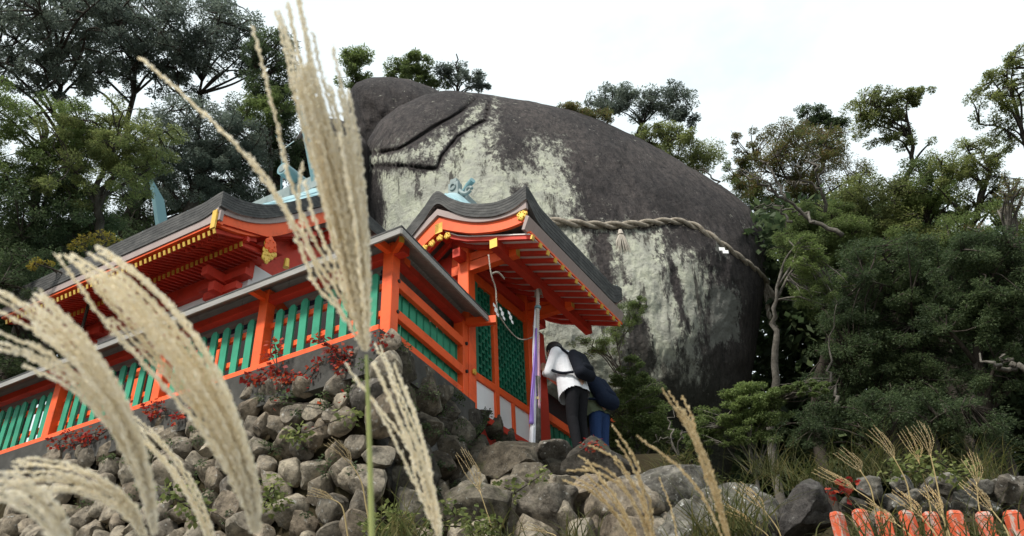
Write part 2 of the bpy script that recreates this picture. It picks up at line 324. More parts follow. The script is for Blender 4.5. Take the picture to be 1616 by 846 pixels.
def rock_front(px, py, want_mask=False):
    px = np.asarray(px, float); py = np.asarray(py, float)
    D, d = rock_depth_plane(px, py)
    e = np.clip(poly_dist(px, py, ROCK_OUT) / 250.0, 0, 1)
    bulge = 3.3 * np.sqrt(np.clip(1 - (1 - e) ** 2.2, 0, 1))
    # lower right part undercuts, left facet is flatter
    bulge -= 1.0 * sstep(py, 520, 780) * sstep(e, 0, .3)
    d2, s2 = line_dist(px, py, CR2); d1, s1 = line_dist(px, py, CR1)
    jg = 3 * np.sin(px * .21) * np.sin(py * .17 + px * .05); below2 = sstep(s2 * d2 + jg, -3, 6); below1 = sstep(s1 * d1 + jg, -3, 6)
    lz = sstep(-px, -1010, -760)
    edge = sstep(e, .0, .06)
    bulge -= edge * lz * (.09 * below2 * (1 - sstep(px, 762, 800)) + .03 * below1 * (1 - sstep(px, 750, 790)))
    for dd, k in ((d1, .26), (d2, .16)): bulge -= edge * k * np.exp(-(dd / (1.2 + 2.2 * np.abs(np.sin(px * .043 + 1) * np.sin(px * .017 + py * .03)))) ** 2) * (px < 790)
    q = np.stack([px * .012, py * .012], -1)
    nz = np.array([mnoise.fractal((x, y, 3.1), .9, 2.1, 5) for x, y in q])
    n2 = np.array([mnoise.fractal((x * 5, y * 1.6, 7.7), .9, 2.1, 4) for x, y in q])
    n3 = np.array([abs(mnoise.fractal((x * 2.3 + 4, y * 1.4, 1.7), .8, 2.2, 6)) for x, y in q])
    bulge += edge * (.13 * nz + .035 * n2 - .07 * n3)
    return D - bulge, d, nz, n2
PALE = [[(572, 266), (688, 270), (700, 247), (726, 218), (762, 196), (768, 240), (790, 262), (858, 268), (880, 300), (905, 330), (925, 380), (935, 450), (965, 520), (1000, 600), (900, 700), (620, 600), (560, 330)],
        [(948, 368), (1040, 366), (1048, 420), (1062, 470), (1078, 520), (1070, 575), (1035, 590), (1000, 560), (980, 480)],
        [(1048, 404), (1090, 408), (1116, 430), (1112, 480), (1098, 560), (1100, 600), (1082, 600), (1078, 520), (1062, 450)],
        [(646, 246), (690, 216), (735, 188), (758, 162), (766, 178), (742, 200), (716, 222), (694, 246)],
        [(582, 262), (590, 246), (640, 240), (660, 262)], [(845, 230), (880, 232), (905, 330), (860, 300)], [(760, 158), (772, 160), (780, 245), (765, 215)]]
DARK = [[(572, 262), (600, 264), (612, 330), (600, 420), (575, 380)], [(655, 262), (663, 262), (668, 320), (652, 300)], [(800, 292), (836, 285), (838, 330), (818, 345)], [(924, 362), (962, 362), (974, 440), (968, 470), (940, 440)],
        [(985, 470), (1015, 480), (1035, 560), (1034, 620), (990, 620)], [(1040, 376), (1056, 376), (1080, 450), (1094, 530), (1082, 545), (1062, 470)], [(968, 400), (980, 400), (1000, 450), (986, 452)], [(700, 200), (740, 172), (748, 186), (712, 216)]]
GREY = [[(1112, 440), (1150, 440), (1178, 470), (1170, 540), (1110, 560)], [(1085, 560), (1110, 555), (1100, 610)], [(1165, 345), (1180, 350), (1186, 365), (1172, 360)], [(1115, 350), (1150, 400), (1160, 420), (1120, 400)]]
def build_solid(name, outline, frontfn, centre, mat, nth=200, nr=90, back=3.0, masks=None):
    P = np.array(outline, float); c = np.array(centre, float); th = np.linspace(0, 2 * math.pi, nth, endpoint=False)
    R = np.zeros(nth)
    for k, t in enumerate(th):
        dx, dy = math.cos(t), math.sin(t); best = 5.
        for i in range(len(P)):
            p, q = P[i] - c, P[(i + 1) % len(P)] - c; e = q - p; den = dx * e[1] - dy * e[0]
            if abs(den) < 1e-9: continue
            s = (p[0] * e[1] - p[1] * e[0]) / den; u = (p[0] * dy - p[1] * dx) / den
            if s > 0 and -1e-6 <= u <= 1 + 1e-6: best = max(best, s)
        R[k] = best
    for _ in range(2 if nth > 200 else 6): R = (np.roll(R, 1) + 2 * R + np.roll(R, -1)) / 4
    R += 1.2 * np.array([mnoise.fractal((math.cos(t) * 9, math.sin(t) * 9, 1.3), .8, 2, 4) for t in th])
    rho = 1 - (1 - np.linspace(0, 1, nr)) ** 1.25; rho = rho[1:]
    px = np.concatenate([[c[0]], (c[0] + np.outer(rho, R * np.cos(th))).ravel()]); py = np.concatenate([[c[1]], (c[1] + np.outer(rho, R * np.sin(th))).ravel()])
    Df, d, nz, n2 = frontfn(px, py)
    front = O + d * Df[:, None]; n = nr - 1
    f = [(0, 1 + (j + 1) % nth, 1 + j) for j in range(nth)]
    f += [(1 + i * nth + j, 1 + i * nth + (j + 1) % nth, 1 + (i + 1) * nth + (j + 1) % nth, 1 + (i + 1) * nth + j) for i in range(n - 1) for j in range(nth)]
    V = list(front); base = 1 + (n - 1) * nth; prev = base
    for r_, k in ((.97, .35), (.88, .66), (.7, .86), (.4, .97)):     # the back of the rock, coarse
        qx = c[0] + R * r_ * np.cos(th); qy = c[1] + R * r_ * np.sin(th)
        D0, d0 = rock_depth_plane(qx, qy) if name == 'great_boulder' else (np.full(nth, np.max(Df[-nth:])), np.array([ray(x, y) for x, y in zip(qx, qy)]))
        st = len(V); V += list(O + d0 * (D0 + back * k)[:, None])
        f += [(prev + j, prev + (j + 1) % nth, st + (j + 1) % nth, st + j) for j in range(nth)]; prev = st
    f.append(tuple(prev + j for j in range(nth)))
    o = mesh_obj(name, V, f, mat, None, True)
    if masks:
        pale, grey = masks(px, py)
        for nm, arr in (('pale', pale), ('grey', grey)):
            at_ = o.data.attributes.new(nm, 'FLOAT', 'POINT'); full = np.zeros(len(V), np.float32); full[:len(arr)] = arr; at_.data.foreach_set('value', full)
    return o
def rock_masks(px, py):
    wx = px + 7 * np.array([mnoise.noise((x * .05, y * .03, 2.2)) for x, y in zip(px, py)]); wy = py + 6 * np.array([mnoise.noise((x * .05, y * .03, 9.2)) for x, y in zip(px, py)])
    pale = np.max([poly_dist(wx, wy, P) for P in PALE], 0); dark = np.max([poly_dist(wx, wy, P) for P in DARK], 0)
    p = np.minimum(np.clip(pale / 38, -1, 1), np.clip((-dark + 3) / 11, -1, 1)); g = np.clip(np.max([poly_dist(wx, wy, P) for P in GREY], 0) / 22, -1, 1)
    d1, s1 = line_dist(px, py, CR1); d2, s2 = line_dist(px, py, CR2)
    vr = np.abs(np.sin(px * .061 + 2) * np.sin(px * .023 + py * .021)); p -= (np.exp(-(d2 / (1.5 + 5 * vr)) ** 2) + np.exp(-(d1 / (1.5 + 6 * vr)) ** 2)) * (px < 790) * 1.1
    return p, g
def rock_mat(attr=True):
    m, n, p = newmat('great_boulder_rock' if attr else 'dark_boulder_rock', .85, .2)
    # dark weathering film
    x = noise_node(n, .55, 8, .62, 'World', (1, 1, .45)); dk = ramp(n, [(.021, .0185, .019), (.043, .038, .038), (.082, .071, .067)], [.28, .5, .75]); n.links.new(x.outputs['Fac'], dk.inputs[0])
    s1 = noise_node(n, 8, 9, .8, 'World', (1, 1, .22)); st = ramp(n, [(.42, .42, .45), (1.55, 1.5, 1.45)], [.38, .62]); n.links.new(s1.outputs['Fac'], st.inputs[0])
    cdark = mixc(n, 1., dk.outputs[0], st.outputs[0], 'MULTIPLY')
    sp = noise_node(n, 7, 6, .75, 'World'); sk = ramp(n, [(0, 0, 0), (1, 1, 1)], [.615, .655]); n.links.new(sp.outputs['Fac'], sk.inputs[0])
    sp2 = noise_node(n, 1.1, 3, .5, 'World'); sk2 = ramp(n, [(0, 0, 0), (1, 1, 1)], [.5, .6]); n.links.new(sp2.outputs['Fac'], sk2.inputs[0])
    smul = n.nodes.new('ShaderNodeMath'); smul.operation = 'MULTIPLY'; n.links.new(sk.outputs[0], smul.inputs[0]); n.links.new(sk2.outputs[0], smul.inputs[1])
    cdark = mixc(n, smul.outputs[0], cdark, (.30, .29, .25))
    # pale lichen-grey face
    y = noise_node(n, 2.2, 8, .68, 'World'); pl = ramp(n, [(.25, .25, .215), (.38, .38, .325), (.48, .49, .385), (.55, .55, .51)], [.28, .45, .6, .75]); n.links.new(y.outputs['Fac'], pl.inputs[0])
    z = noise_node(n, 11, 7, .75, 'World'); zr_ = ramp(n, [(.30, .30, .30), (1, 1, 1)], [.30, .44]); n.links.new(z.outputs['Fac'], zr_.inputs[0])
    cp = mixc(n, .8, pl.outputs[0], zr_.outputs[0], 'MULTIPLY')
    dr_ = noise_node(n, 3.2, 9, .72, 'World', (1, 1, .16)); dk2 = ramp(n, [(0, 0, 0), (1, 1, 1)], [.545, .62]); n.links.new(dr_.outputs['Fac'], dk2.inputs[0])
    cp = mixc(n, dk2.outputs[0], cp, (.075, .07, .06))
    h = noise_node(n, 7.0, 12, .78, 'World', (1, 1, .5))
    def field(nm, k, off):
        a = n.nodes.new('ShaderNodeAttribute'); a.attribute_name = nm
        h2 = n.nodes.new('ShaderNodeMath'); h2.operation = 'MULTIPLY_ADD'; h2.inputs[1].default_value = k; h2.inputs[2].default_value = -k / 2 + off; n.links.new(h.outputs['Fac'], h2.inputs[0])
        s = n.nodes.new('ShaderNodeMath'); s.operation = 'ADD'; n.links.new(a.outputs['Fac'], s.inputs[0]); n.links.new(h2.outputs[0], s.inputs[1])
        r = ramp(n, [(0, 0, 0), (1, 1, 1)], [.46, .56]); mm = n.nodes.new('ShaderNodeMath'); mm.operation = 'MULTIPLY_ADD'; mm.inputs[1].default_value = .5; mm.inputs[2].default_value = .5
        n.links.new(s.outputs[0], mm.inputs[0]); n.links.new(mm.outputs[0], r.inputs[0]); return r.outputs[0]
    c = cdark
    if attr:
        c = mixc(n, field('grey', 4.0, -.35), c, (.19, .19, .17))
        c = mixc(n, field('pale', 5.0, .26), c, (.135, .130, .115))
        c = mixc(n, field('pale', 4.4, -.06), c, cp)
    # green film low on the rock
    geo = n.nodes.new('ShaderNodeNewGeometry'); sx = n.nodes.new('ShaderNodeSeparateXYZ'); n.links.new(geo.outputs['Position'], sx.inputs[0])
    mr = n.nodes.new('ShaderNodeMapRange'); mr.inputs[1].default_value = 9.6; mr.inputs[2].default_value = 7.6; n.links.new(sx.outputs['Z'], mr.inputs[0])
    m3 = n.nodes.new('ShaderNodeMath'); m3.operation = 'MULTIPLY'; m3.inputs[1].default_value = .8; n.links.new(mr.outputs[0], m3.inputs[0])
    c = mixc(n, m3.outputs[0], c, (.03, .032, .02))
    n.links.new(c, p.inputs['Base Color'])
    bb = noise_node(n, 9, 9, .72, 'World'); bump(n, p, bb.outputs['Fac'], .9, .12); return m
ROCKM = rock_mat()
rock = build_solid('great_boulder', ROCK_OUT, rock_front, (880, 430), ROCKM, 520, 180, 3.4, rock_masks)
tag(rock, 'huge rounded sacred boulder with dark top and pale lichened face, girdled by rope', 'boulder')
def blob_front(out, D0, depth):
    def fn(px, py):
        px = np.asarray(px, float); py = np.asarray(py, float); P = np.array(out); sz = min(np.ptp(P[:, 0]), np.ptp(P[:, 1])) * .5
        e = np.clip(poly_dist(px, py, out) / sz, 0, 1)
        nz = np.array([mnoise.fractal((x * .02, y * .02, D0), .9, 2.1, 5) for x, y in zip(px, py)])
        return D0 - depth * np.sqrt(np.clip(1 - (1 - e) ** 2, 0, 1)) + .22 * nz * sstep(e, 0, .1), np.array([ray(x, y) for x, y in zip(px, py)]), nz, nz
    return fn
DRK = rock_mat(False)
UP = [(556, 130), (580, 124), (610, 121), (650, 126), (690, 142), (720, 165), (730, 220), (700, 260), (600, 300), (550, 280), (540, 200)]
o = build_solid('rear_boulder', UP, blob_front(UP, 26.5, 2.6), (635, 200), DRK, 90, 34, 2.0)
tag(o, 'dark smooth boulder rising behind the left shoulder of the roped boulder', 'boulder')
LB = [(456, 250), (462, 225), (480, 200), (510, 184), (545, 190), (580, 225), (600, 300), (590, 360), (520, 370), (470, 320)]
o = build_solid('side_boulder', LB, blob_front(LB, 22.0, 1.6), (525, 280), DRK, 80, 30, 1.6)
tag(o, 'dark rough boulder behind the ridge of the left shrine hall', 'boulder')

# ------------------------------------------------------------------ dry stone walls: every stone its own piece
def clip_poly(P, p0, nrm):
    out = []
    for i in range(len(P)):
        A, B = P[i], P[(i + 1) % len(P)]; da, db = (A - p0) @ nrm, (B - p0) @ nrm
        if da <= 0: out.append(A)
        if (da < 0 < db) or (db < 0 < da): out.append(A + (B - A) * da / (da - db))
    return out
def voronoi(pts, box):
    x0, x1, y0, y1 = box; cells = []
    for i, p in enumerate(pts):
        P = [np.array(q, float) for q in ((x0, y0), (x1, y0), (x1, y1), (x0, y1))]
        dd = np.hypot(*(pts - p).T); 
        for j in np.argsort(dd)[1:26]:
            P = clip_poly(P, (p + pts[j]) / 2, pts[j] - p)
            if len(P) < 3: break
        cells.append(np.array(P) if len(P) >= 3 else None)
    return cells
def stone_mesh(poly, rng, depth, gap):
    """rounded, partly split stone filling a cell; local x,y on the wall face, z outward"""
    c = poly.mean(0); P = poly - c
    for _ in range(1):                                    # take off the corners
        Q = []
        for i in range(len(P)): A, B = P[i], P[(i + 1) % len(P)]; Q += [A * .87 + B * .13, A * .13 + B * .87]
        P = np.array(Q)
    ang = np.arctan2(P[:, 1], P[:, 0]); o_ = np.argsort(ang); ang = ang[o_]; rad = np.hypot(*P.T)[o_]
    n = 22; th = np.linspace(-math.pi, math.pi, n, endpoint=False)
    R = np.interp(th, np.concatenate([[ang[-1] - 2 * math.pi], ang, [ang[0] + 2 * math.pi]]), np.concatenate([[rad[-1]], rad, [rad[0]]]))
    R = np.maximum(R - gap, R * .6); size = R.mean()
    V = []; f = []; lev = [(.86, -.9), (1.0, -.2), (1.01, .3), (.985, .62), (.90, .86), (.66, .98), (.34, 1.02)]
    tilt = rng.normal(0, .30, 2); ph = Vector(rng.uniform(0, 100, 3))
    cuts = [(nrmz((*rng.normal(0, 1, 2), rng.uniform(.3, 1.2))), rng.uniform(.52, .86)) for _ in range(7)]
    def warp(x, y, z):
        p = np.array([x, y, z])
        for n_, d_ in cuts:
            lim = d_ * (size * (1 - n_[2]) + depth * n_[2]); k = p @ n_
            if k > lim: p = p - n_ * (k - lim) * .9
        q = Vector(p) / max(size, .05)
        nn = mnoise.noise_vector(q * 1.0 + ph) * .10 * size + mnoise.noise_vector(q * 2.7 + ph) * .06 * size + mnoise.noise_vector(q * 6 + ph) * .025 * size
        return p + np.array(nn)
    for k, (s, h) in enumerate(lev):
        for t, r in zip(th, R):
            x, y = r * s * math.cos(t), r * s * math.sin(t); z = h * depth
            if h > 0: z += (x * tilt[0] + y * tilt[1]) * h
            V.append(warp(x, y, z))
        if k: f += [((k - 1) * n + j, (k - 1) * n + (j + 1) % n, k * n + (j + 1) % n, k * n + j) for j in range(n)]
    V.append(warp(0, 0, depth * 1.03)); m = len(V) - 1; k = len(lev) - 1
    f += [(k * n + j, k * n + (j + 1) % n, m) for j in range(n)]
    return c, V, f
def stone_face(root, origin, ux, uy, un, box, size, mat, seed, keep, depth=.30):
    """origin + x*ux + y*uy on the face, un outward"""
    rng = np.random.default_rng(seed); pts = []
    x0, x1, y0, y1 = box
    for s_, tr in ((1.9, 70), (1.3, 900), (.95, 2500), (.62, 6000)):
        for _ in range(tr):
            p = (rng.uniform(x0, x1), rng.uniform(y0, y1)); s = size * s_ * rng.uniform(.9, 1.1)
            if all(math.hypot((p[0] - q[0]) * .80, p[1] - q[1]) > .5 * (s + q[2]) for q in pts): pts.append((*p, s))
    P = np.array([(p[0], p[1]) for p in pts]); P += rng.normal(0, size * .06, P.shape); cnt = 0
    Rm = Matrix((tuple(ux), tuple(uy), tuple(un))).transposed().to_4x4()
    for cell in voronoi(P, (x0 - .2, x1 + .2, y0 - .2, y1 + .06)):
        if cell is None or len(cell) < 3: continue
        ext = np.ptp(cell, axis=0)
        if ext.max() > 2.2 * size + .3: continue
        c, V, f = stone_mesh(cell, rng, min(ext) * depth * rng.uniform(.8, 1.25), .004 + .007 * rng.random())
        w_ = origin + ux * c[0] + uy * c[1]
        if not keep(w_): continue
        o = mesh_obj('stone', V, f, mat, root, True); o.data.set_sharp_from_angle(angle=math.radians(33)); mat4 = Rm.copy(); mat4.translation = Vector(w_ + un * rng.normal(0, .04)); o.matrix_local = mat4; cnt += 1
    return cnt
wl = empty('stone_wall'); tag(wl, 'sunlit dry stone wall of rounded grey stones below the long fence', 'stone wall')
un = nrmz(-b_ + np.array([0, 0, .13])); uxl = v_; uyl = np.cross(un, uxl)
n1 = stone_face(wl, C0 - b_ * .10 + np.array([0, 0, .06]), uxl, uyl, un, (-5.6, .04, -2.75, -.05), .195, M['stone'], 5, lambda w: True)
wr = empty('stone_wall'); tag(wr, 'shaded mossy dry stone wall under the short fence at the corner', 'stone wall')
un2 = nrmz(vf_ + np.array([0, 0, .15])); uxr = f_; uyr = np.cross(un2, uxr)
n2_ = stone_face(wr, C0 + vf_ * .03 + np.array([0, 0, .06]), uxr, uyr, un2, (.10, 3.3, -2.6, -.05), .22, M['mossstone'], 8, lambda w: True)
rb = empty('rocky_bank'); tag(rb, 'rough bank of tumbled stones between the shaded wall and the dark round boulder', 'stone bank')
q0, q1, q2 = at(770, 745, 9.0), at(1270, 815, 8.1), at(960, 900, 7.0); ub = nrmz(q1 - q0); unb = nrmz(np.cross(q2 - q0, q1 - q0)); unb = unb if unb @ (O - q0) > 0 else -unb; uyb = np.cross(unb, ub)
n3_ = stone_face(rb, q0 - unb * .05, ub, uyb, unb, (-.5, float(np.linalg.norm(q1 - q0)), -2.3, .02), .30, M['stone'], 21, lambda w: True, .45)
print('stones', n1, n2_, n3_)
# earth core behind the stones and the concrete footing strip on top
mb = MB()
ftl = empty('wall_footing', tuple(C0), math.radians(-28.4)); tag(ftl, 'grey concrete footing between stone wall and orange base rail', 'footing')
mb.box(-7.6, .02, -.17, .25, -.35, .115); mb.build('footing_left', mat_noise('old_concrete', [(.03, .03, .028), (.065, .063, .058), (.12, .115, .108)], 6, .9, .1, .3, coord='World'), ftl).name = 'footing'
ftr = empty('wall_footing', tuple(C0), math.radians(-22)); tag(ftr, 'concrete footing under the short orange fence, sloping to the hall', 'footing')
mb = MB(); mb.box(-.22, .09, .03, 1.9, -.3, .055); mb.build('footing', bpy.data.materials['old_concrete'], ftr)
# ------------------------------------------------------------------ fences
def picket_mesh(h, w=.105, t=.028):
    v = []
    for y in (-t / 2, t / 2): v += [(-w / 2, y, 0), (w / 2, y, 0), (w / 2, y, h - .035), (w * .22, y, h), (-w * .22, y, h), (-w / 2, y, h - .035)]
    f = [(0, 1, 2, 3, 4, 5), (11, 10, 9, 8, 7, 6)] + [(i, i + 6, (i + 1) % 6 + 6, (i + 1) % 6) for i in range(6)]
    return v, f
FL = empty('shrine_fence', tuple(C0), math.radians(-28.4)); tag(FL, 'long vermilion fence with green pickets and grey board roof above the sunlit wall', 'fence')
LEN = 9.2
posts = [0, -1.84, -3.50, -5.60, -7.5]
pm = MB().box(-.068, .068, -.068, .068, .1, 1.24); pst = pm.build('post', M['verm'], FL, bevel=.006)
for x in posts[1:]: inst(pst, 'post', FL, (x, 0, 0))
MB().box(-LEN, -.07, -.085, .085, .117, .235).build('base_rail', M['verm'], FL, bevel=.005)
MB().box(-LEN, -.07, .025, .075, .40, .47).build('rail', M['verm'], FL, bevel=.004)
MB().box(-LEN, -.07, .025, .075, .74, .81).build('rail', M['verm'], FL, bevel=.004)
pv, pf = picket_mesh(.70); pk = None; rng = np.random.default_rng(3)
for i in range(len(posts)):
    x1 = posts[i]; x0 = posts[i + 1] if i + 1 < len(posts) else -LEN
    n = max(4, int(round((x1 - x0 - .2) / .2)))
    for k in range(n):
        x = x0 + .12 + (x1 - x0 - .24) * (k + .5) / n
        loc = (x + rng.normal(0, .006), 0.004, .24 + rng.normal(0, .004)); rot = (rng.normal(0, .008), rng.normal(0, .012), 0)
        if pk is None: pk = mesh_obj('picket', pv, pf, M['green'], FL); pk.location = loc
        else: inst(pk, 'picket', FL, loc, rot)
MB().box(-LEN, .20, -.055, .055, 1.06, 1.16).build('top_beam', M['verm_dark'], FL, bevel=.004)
MB().box(-LEN, -.1, .16, .20, .99, 1.03).build('dark_band', M['navy'], FL)
for x in posts:
    MB().beam((x, -.30, 1.145), (x, .30, 1.145), .07, .09).build('roof_arm', M['verm'], FL, bevel=.004)
    g = MB().box(x - .037, x + .037, -.312, -.302, 1.095, 1.195).build('arm_cap', M['gold'], FL)
FR = empty('shrine_fence', tuple(C0), math.radians(-22)); tag(FR, 'short vermilion fence of three bolted rails over green pickets, stepping to the hall', 'fence')
LR = 1.80
MB().box(-.04, .045, .07, LR, .06, .18).build('base_rail', M['verm'], FR, bevel=.005)
MB().box(.0, .06, .02, LR, .34, .455).build('rail', M['verm'], FR, bevel=.005)
MB().box(.0, .06, .02, LR, .72, .84).build('rail', M['verm'], FR, bevel=.005)
pv2, pf2 = picket_mesh(.60, .125)
for k in range(10):
    o = mesh_obj('picket', pv2, pf2, M['green'], FR) if k == 0 else inst(o0, 'picket', FR)
    if k == 0: o0 = o
    o.location = (-.035, .20 + k * .165, .185); o.rotation_euler = (0, 0, math.pi / 2)
MB().box(-.055, .055, .06, LR + .1, 1.06, 1.16).build('top_beam', M['verm_dark'], FR, bevel=.004)
MB().box(-.20, -.16, .1, LR, .99, 1.03).build('dark_band', M['navy'], FR)
MB().box(-.075, .062, LR - .16, LR - .02, .06, 1.1).build('end_post', M['verm'], FR, bevel=.006)
for y, z in ((.045, .40), (.045, .78), (LR - .09, .40), (LR - .09, .78)):
    m_ = MB().tube([(.06, y, z), (.085, y, z)], .022, 8); m_.build('bolt', M['black'], FR)
# fence roofs, mitred at the corner
def off_isect(ol, orr):
    p = C0 + (-b_) * ol; q = C0 + vf_ * orr
    A_ = np.array([[v_[0], -f_[0]], [v_[1], -f_[1]]]); s, t = np.linalg.solve(A_, (q - p)[:2]); return p + v_ * s
OUTW, ZE, ZR = .33, 1.13, 1.30
co, ci = off_isect(OUTW, OUTW), off_isect(-OUTW, -OUTW); cz = np.array([0, 0, 1.])
def fence_roof(side):
    root = FL if side == 'l' else FR; th_ = math.radians(-28.4 if side == 'l' else -22)
    R2 = lambda p: np.array([math.cos(-th_) * (p - C0)[0] - math.sin(-th_) * (p - C0)[1], math.sin(-th_) * (p - C0)[0] + math.cos(-th_) * (p - C0)[1], 0])
    if side == 'l': far = lambda o_: C0 + a_ * LEN + (-b_) * o_
    else: far = lambda o_: C0 + f_ * (LR + .13) + vf_ * o_
    A = [R2(co), R2(C0), R2(ci)]; B = [R2(far(OUTW)), R2(far(0)), R2(far(-OUTW))]; zz = [ZE, ZR, ZE]
    nseg = 12 if side == 'l' else 3; sg = 1 if side == 'l' else -1
    for nm, mt, dz0, dz1, grow in (('soffit', M['greywood'], 0, .03, 0), ('roof_sheet', M['roofedge'], .03, .048, .03)):
        mb = MB()
        for h in (0, 1):
            i0, i1 = (0, 1) if h == 0 else (1, 2)
            for k in range(nseg):
                t0, t1 = k / nseg, (k + 1) / nseg - (.0006 if nm == 'soffit' else 0)
                def P(i, t, dz):
                    q = A[i] * (1 - t) + B[i] * t; ctr = A[1] * (1 - t) + B[1] * t; q = ctr + (q - ctr) * (1 + grow); return (q[0], q[1], zz[i] + dz + (0 if i == 1 else -.015 * grow * 10))
                v = [P(i0, t0, dz0), P(i0, t1, dz0), P(i1, t1, dz0), P(i1, t0, dz0), P(i0, t0, dz1), P(i0, t1, dz1), P(i1, t1, dz1), P(i1, t0, dz1)]
                mb.add(v, [(0, 1, 2, 3), (7, 6, 5, 4), (0, 4, 5, 1), (1, 5, 6, 2), (2, 6, 7, 3), (3, 7, 4, 0)])
        mb.build(nm, mt, root)
    # fascia board along the outer eave
    mb = MB(); p, q = A[0], B[0]; n_ = nrmz(np.array([0, -1., 0]) if side == 'l' else np.array([1., 0, 0]))
    v = [(*(p - n_ * .012)[:2], ZE - .058), (*(q - n_ * .012)[:2], ZE - .058), (*(q + n_ * .012)[:2], ZE - .058), (*(p + n_ * .012)[:2], ZE - .058)]
    v += [(x, y, ZE + .012) for x, y, z in v]; mb.add(v, [(0, 3, 2, 1), (4, 5, 6, 7), (0, 1, 5, 4), (1, 2, 6, 5), (2, 3, 7, 6), (3, 0, 4, 7)]); mb.build('fascia', M['greywood'], root)
fence_roof('l'); fence_roof('r')
MB().beam((.05, LR - .05, 1.10), (.42, LR + .06, 1.10), .075, .10, 0, mend=1).build('roof_arm', [M['verm'], M['gold']], FR)
MB().beam((0, 0, 1.115), (.25, -.22, 1.115), .06, .08, 0, mend=1).build('corner_arm', [M['verm'], M['gold']], FR)

# ------------------------------------------------------------------ curved shrine roofs
def shrine_roof(root, pos, prof, al0, al1, raise_, upturn, Th, ncour, edges, seam_step, The=None):
    """pos(u, s, z) -> local point.  prof: gable edge curve (s, z).  The sheet swells above the gable edge further in and the eaves turn up at the corners."""
    PR = catmull(prof, 46); PR = PR[np.argsort(PR[:, 0])] if prof[0][0] < prof[-1][0] else PR
    zmax, ze0, ze1 = PR[:, 1].max(), PR[0, 1], PR[-1, 1]; k = int(np.argmax(PR[:, 1]))
    U = al0 + (al1 - al0) * (.5 - .5 * np.cos(np.linspace(0, math.pi, 44)))
    def surf(u, i):
        s, z = PR[i]; e = min(abs(u - al0), abs(al1 - u)); rel = (z - (ze0 if i < k else ze1)) / (zmax - (ze0 if i < k else ze1))
        wt = max(0, rel) ** .8
        end = min(1, (i if i < k else len(PR) - 1 - i) / 7.0)
        return s, z + raise_ * (.42 + .58 * wt) * (1 - (1 - end) ** 2) * sstep(e, 0, .55) - upturn * (1 - end) * sstep(e, 0, .45)
    n, m = len(PR), len(U); V = []; f = []
    for u in U:
        for i in range(n): s, z = surf(u, i); V.append(pos(u, s, z))
    f = [(a * n + b, a * n + b + 1, (a + 1) * n + b + 1, (a + 1) * n + b) for a in range(m - 1) for b in range(n - 1)]
    sheet = mesh_obj('roof_sheet', V, f, M['copper'], root, True)
    # standing seams running down the slope
    mb = MB(); u = al0 + seam_step * .5
    while u < al1:
        pts = [np.array(pos(u, *surf(u, i))) + np.array([0, 0, .006]) for i in range(0, n, 3)]; mb.tube(pts, .011, 4); u += seam_step
    for fr in (.25, .5, .75):
        for sgn in (0, 1):
            i = int(fr * k) if sgn == 0 else k + int(fr * (n - 1 - k)); mb.tube([np.array(pos(u, *surf(u, i))) + np.array([0, 0, .004]) for u in U], .008, 4)
    mb.build('seam', M['copper'], sheet)
    # under side
    V2 = [];
    for u in U:
        for i in range(n): s, z = surf(u, i); e = min(abs(u - al0), abs(al1 - u)); V2.append(pos(u, s, PR[i, 1] - Th + .0 - upturn * (1 - min(1, (i if i < k else n - 1 - i) / 7.0)) * sstep(e, 0, .45)))
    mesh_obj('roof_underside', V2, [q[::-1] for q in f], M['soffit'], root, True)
    # layered edge: courses of bark boards round the rim
    for (kind, lo, hi) in edges:
        if kind == 'g0': path = [(al0, i) for i in range(n)]; out = lambda: (-1, 0)
        elif kind == 'g1': path = [(al1, i) for i in range(n)]
        elif kind == 'e1': path = [(u, n - 1) for u in U]
        elif kind == 'e0': path = [(u, 0) for u in U]
        mb = MB()
        for c in range(ncour):
            o_ = .012 - .014 * (c / ncour)
            rows = []
            for (u, i) in path:
                TT = Th if kind[0] == 'g' else Th + ((The or Th) - Th) * sstep(min(abs(u - al0), abs(al1 - u)), 0, .25)
                t0, t1 = TT * c / ncour, TT * (c + 1) / ncour - (.003 if c < ncour - 1 else 0)
                s, z = surf(u, i); du = {'g0': -o_, 'g1': o_}.get(kind, 0); ds = {'e0': -o_, 'e1': o_}.get(kind, 0)
                if kind in ('g0', 'g1'):                      # follow corners outward
                    if i == 0: ds = -o_
                    if i == n - 1: ds = o_
                else:
                    if abs(u - al0) < 1e-6: du = -o_
                    if abs(u - al1) < 1e-6: du = o_
                di = {'g0': .12, 'g1': -.12}.get(kind, 0); si = {'e0': .12, 'e1': -.12}.get(kind, 0)
                rows.append([pos(u + du, s + ds, z - t0), pos(u + du, s + ds, z - t1), pos(u + di + (0 if kind[0] == 'g' else (.0)), s + si, z - t1)])
            V_ = [p for r_ in rows for p in r_]
            F_ = []
            for a in range(len(rows) - 1):
                F_ += [(a * 3, a * 3 + 1, a * 3 + 4, a * 3 + 3), (a * 3 + 1, a * 3 + 2, a * 3 + 5, a * 3 + 4)]
            # top ledge joins to the sheet
            if c == 0:
                nb = len(V_); V_ += [pos(u, *surf(u, i)) for (u, i) in path]
                F_ += [(a * 3, a * 3 + 3, nb + a + 1, nb + a) for a in range(len(rows) - 1)]
            mb.add(V_, F_)
        mb.build('roof_edge', M['roofedge'], root)
    return surf, PR, U

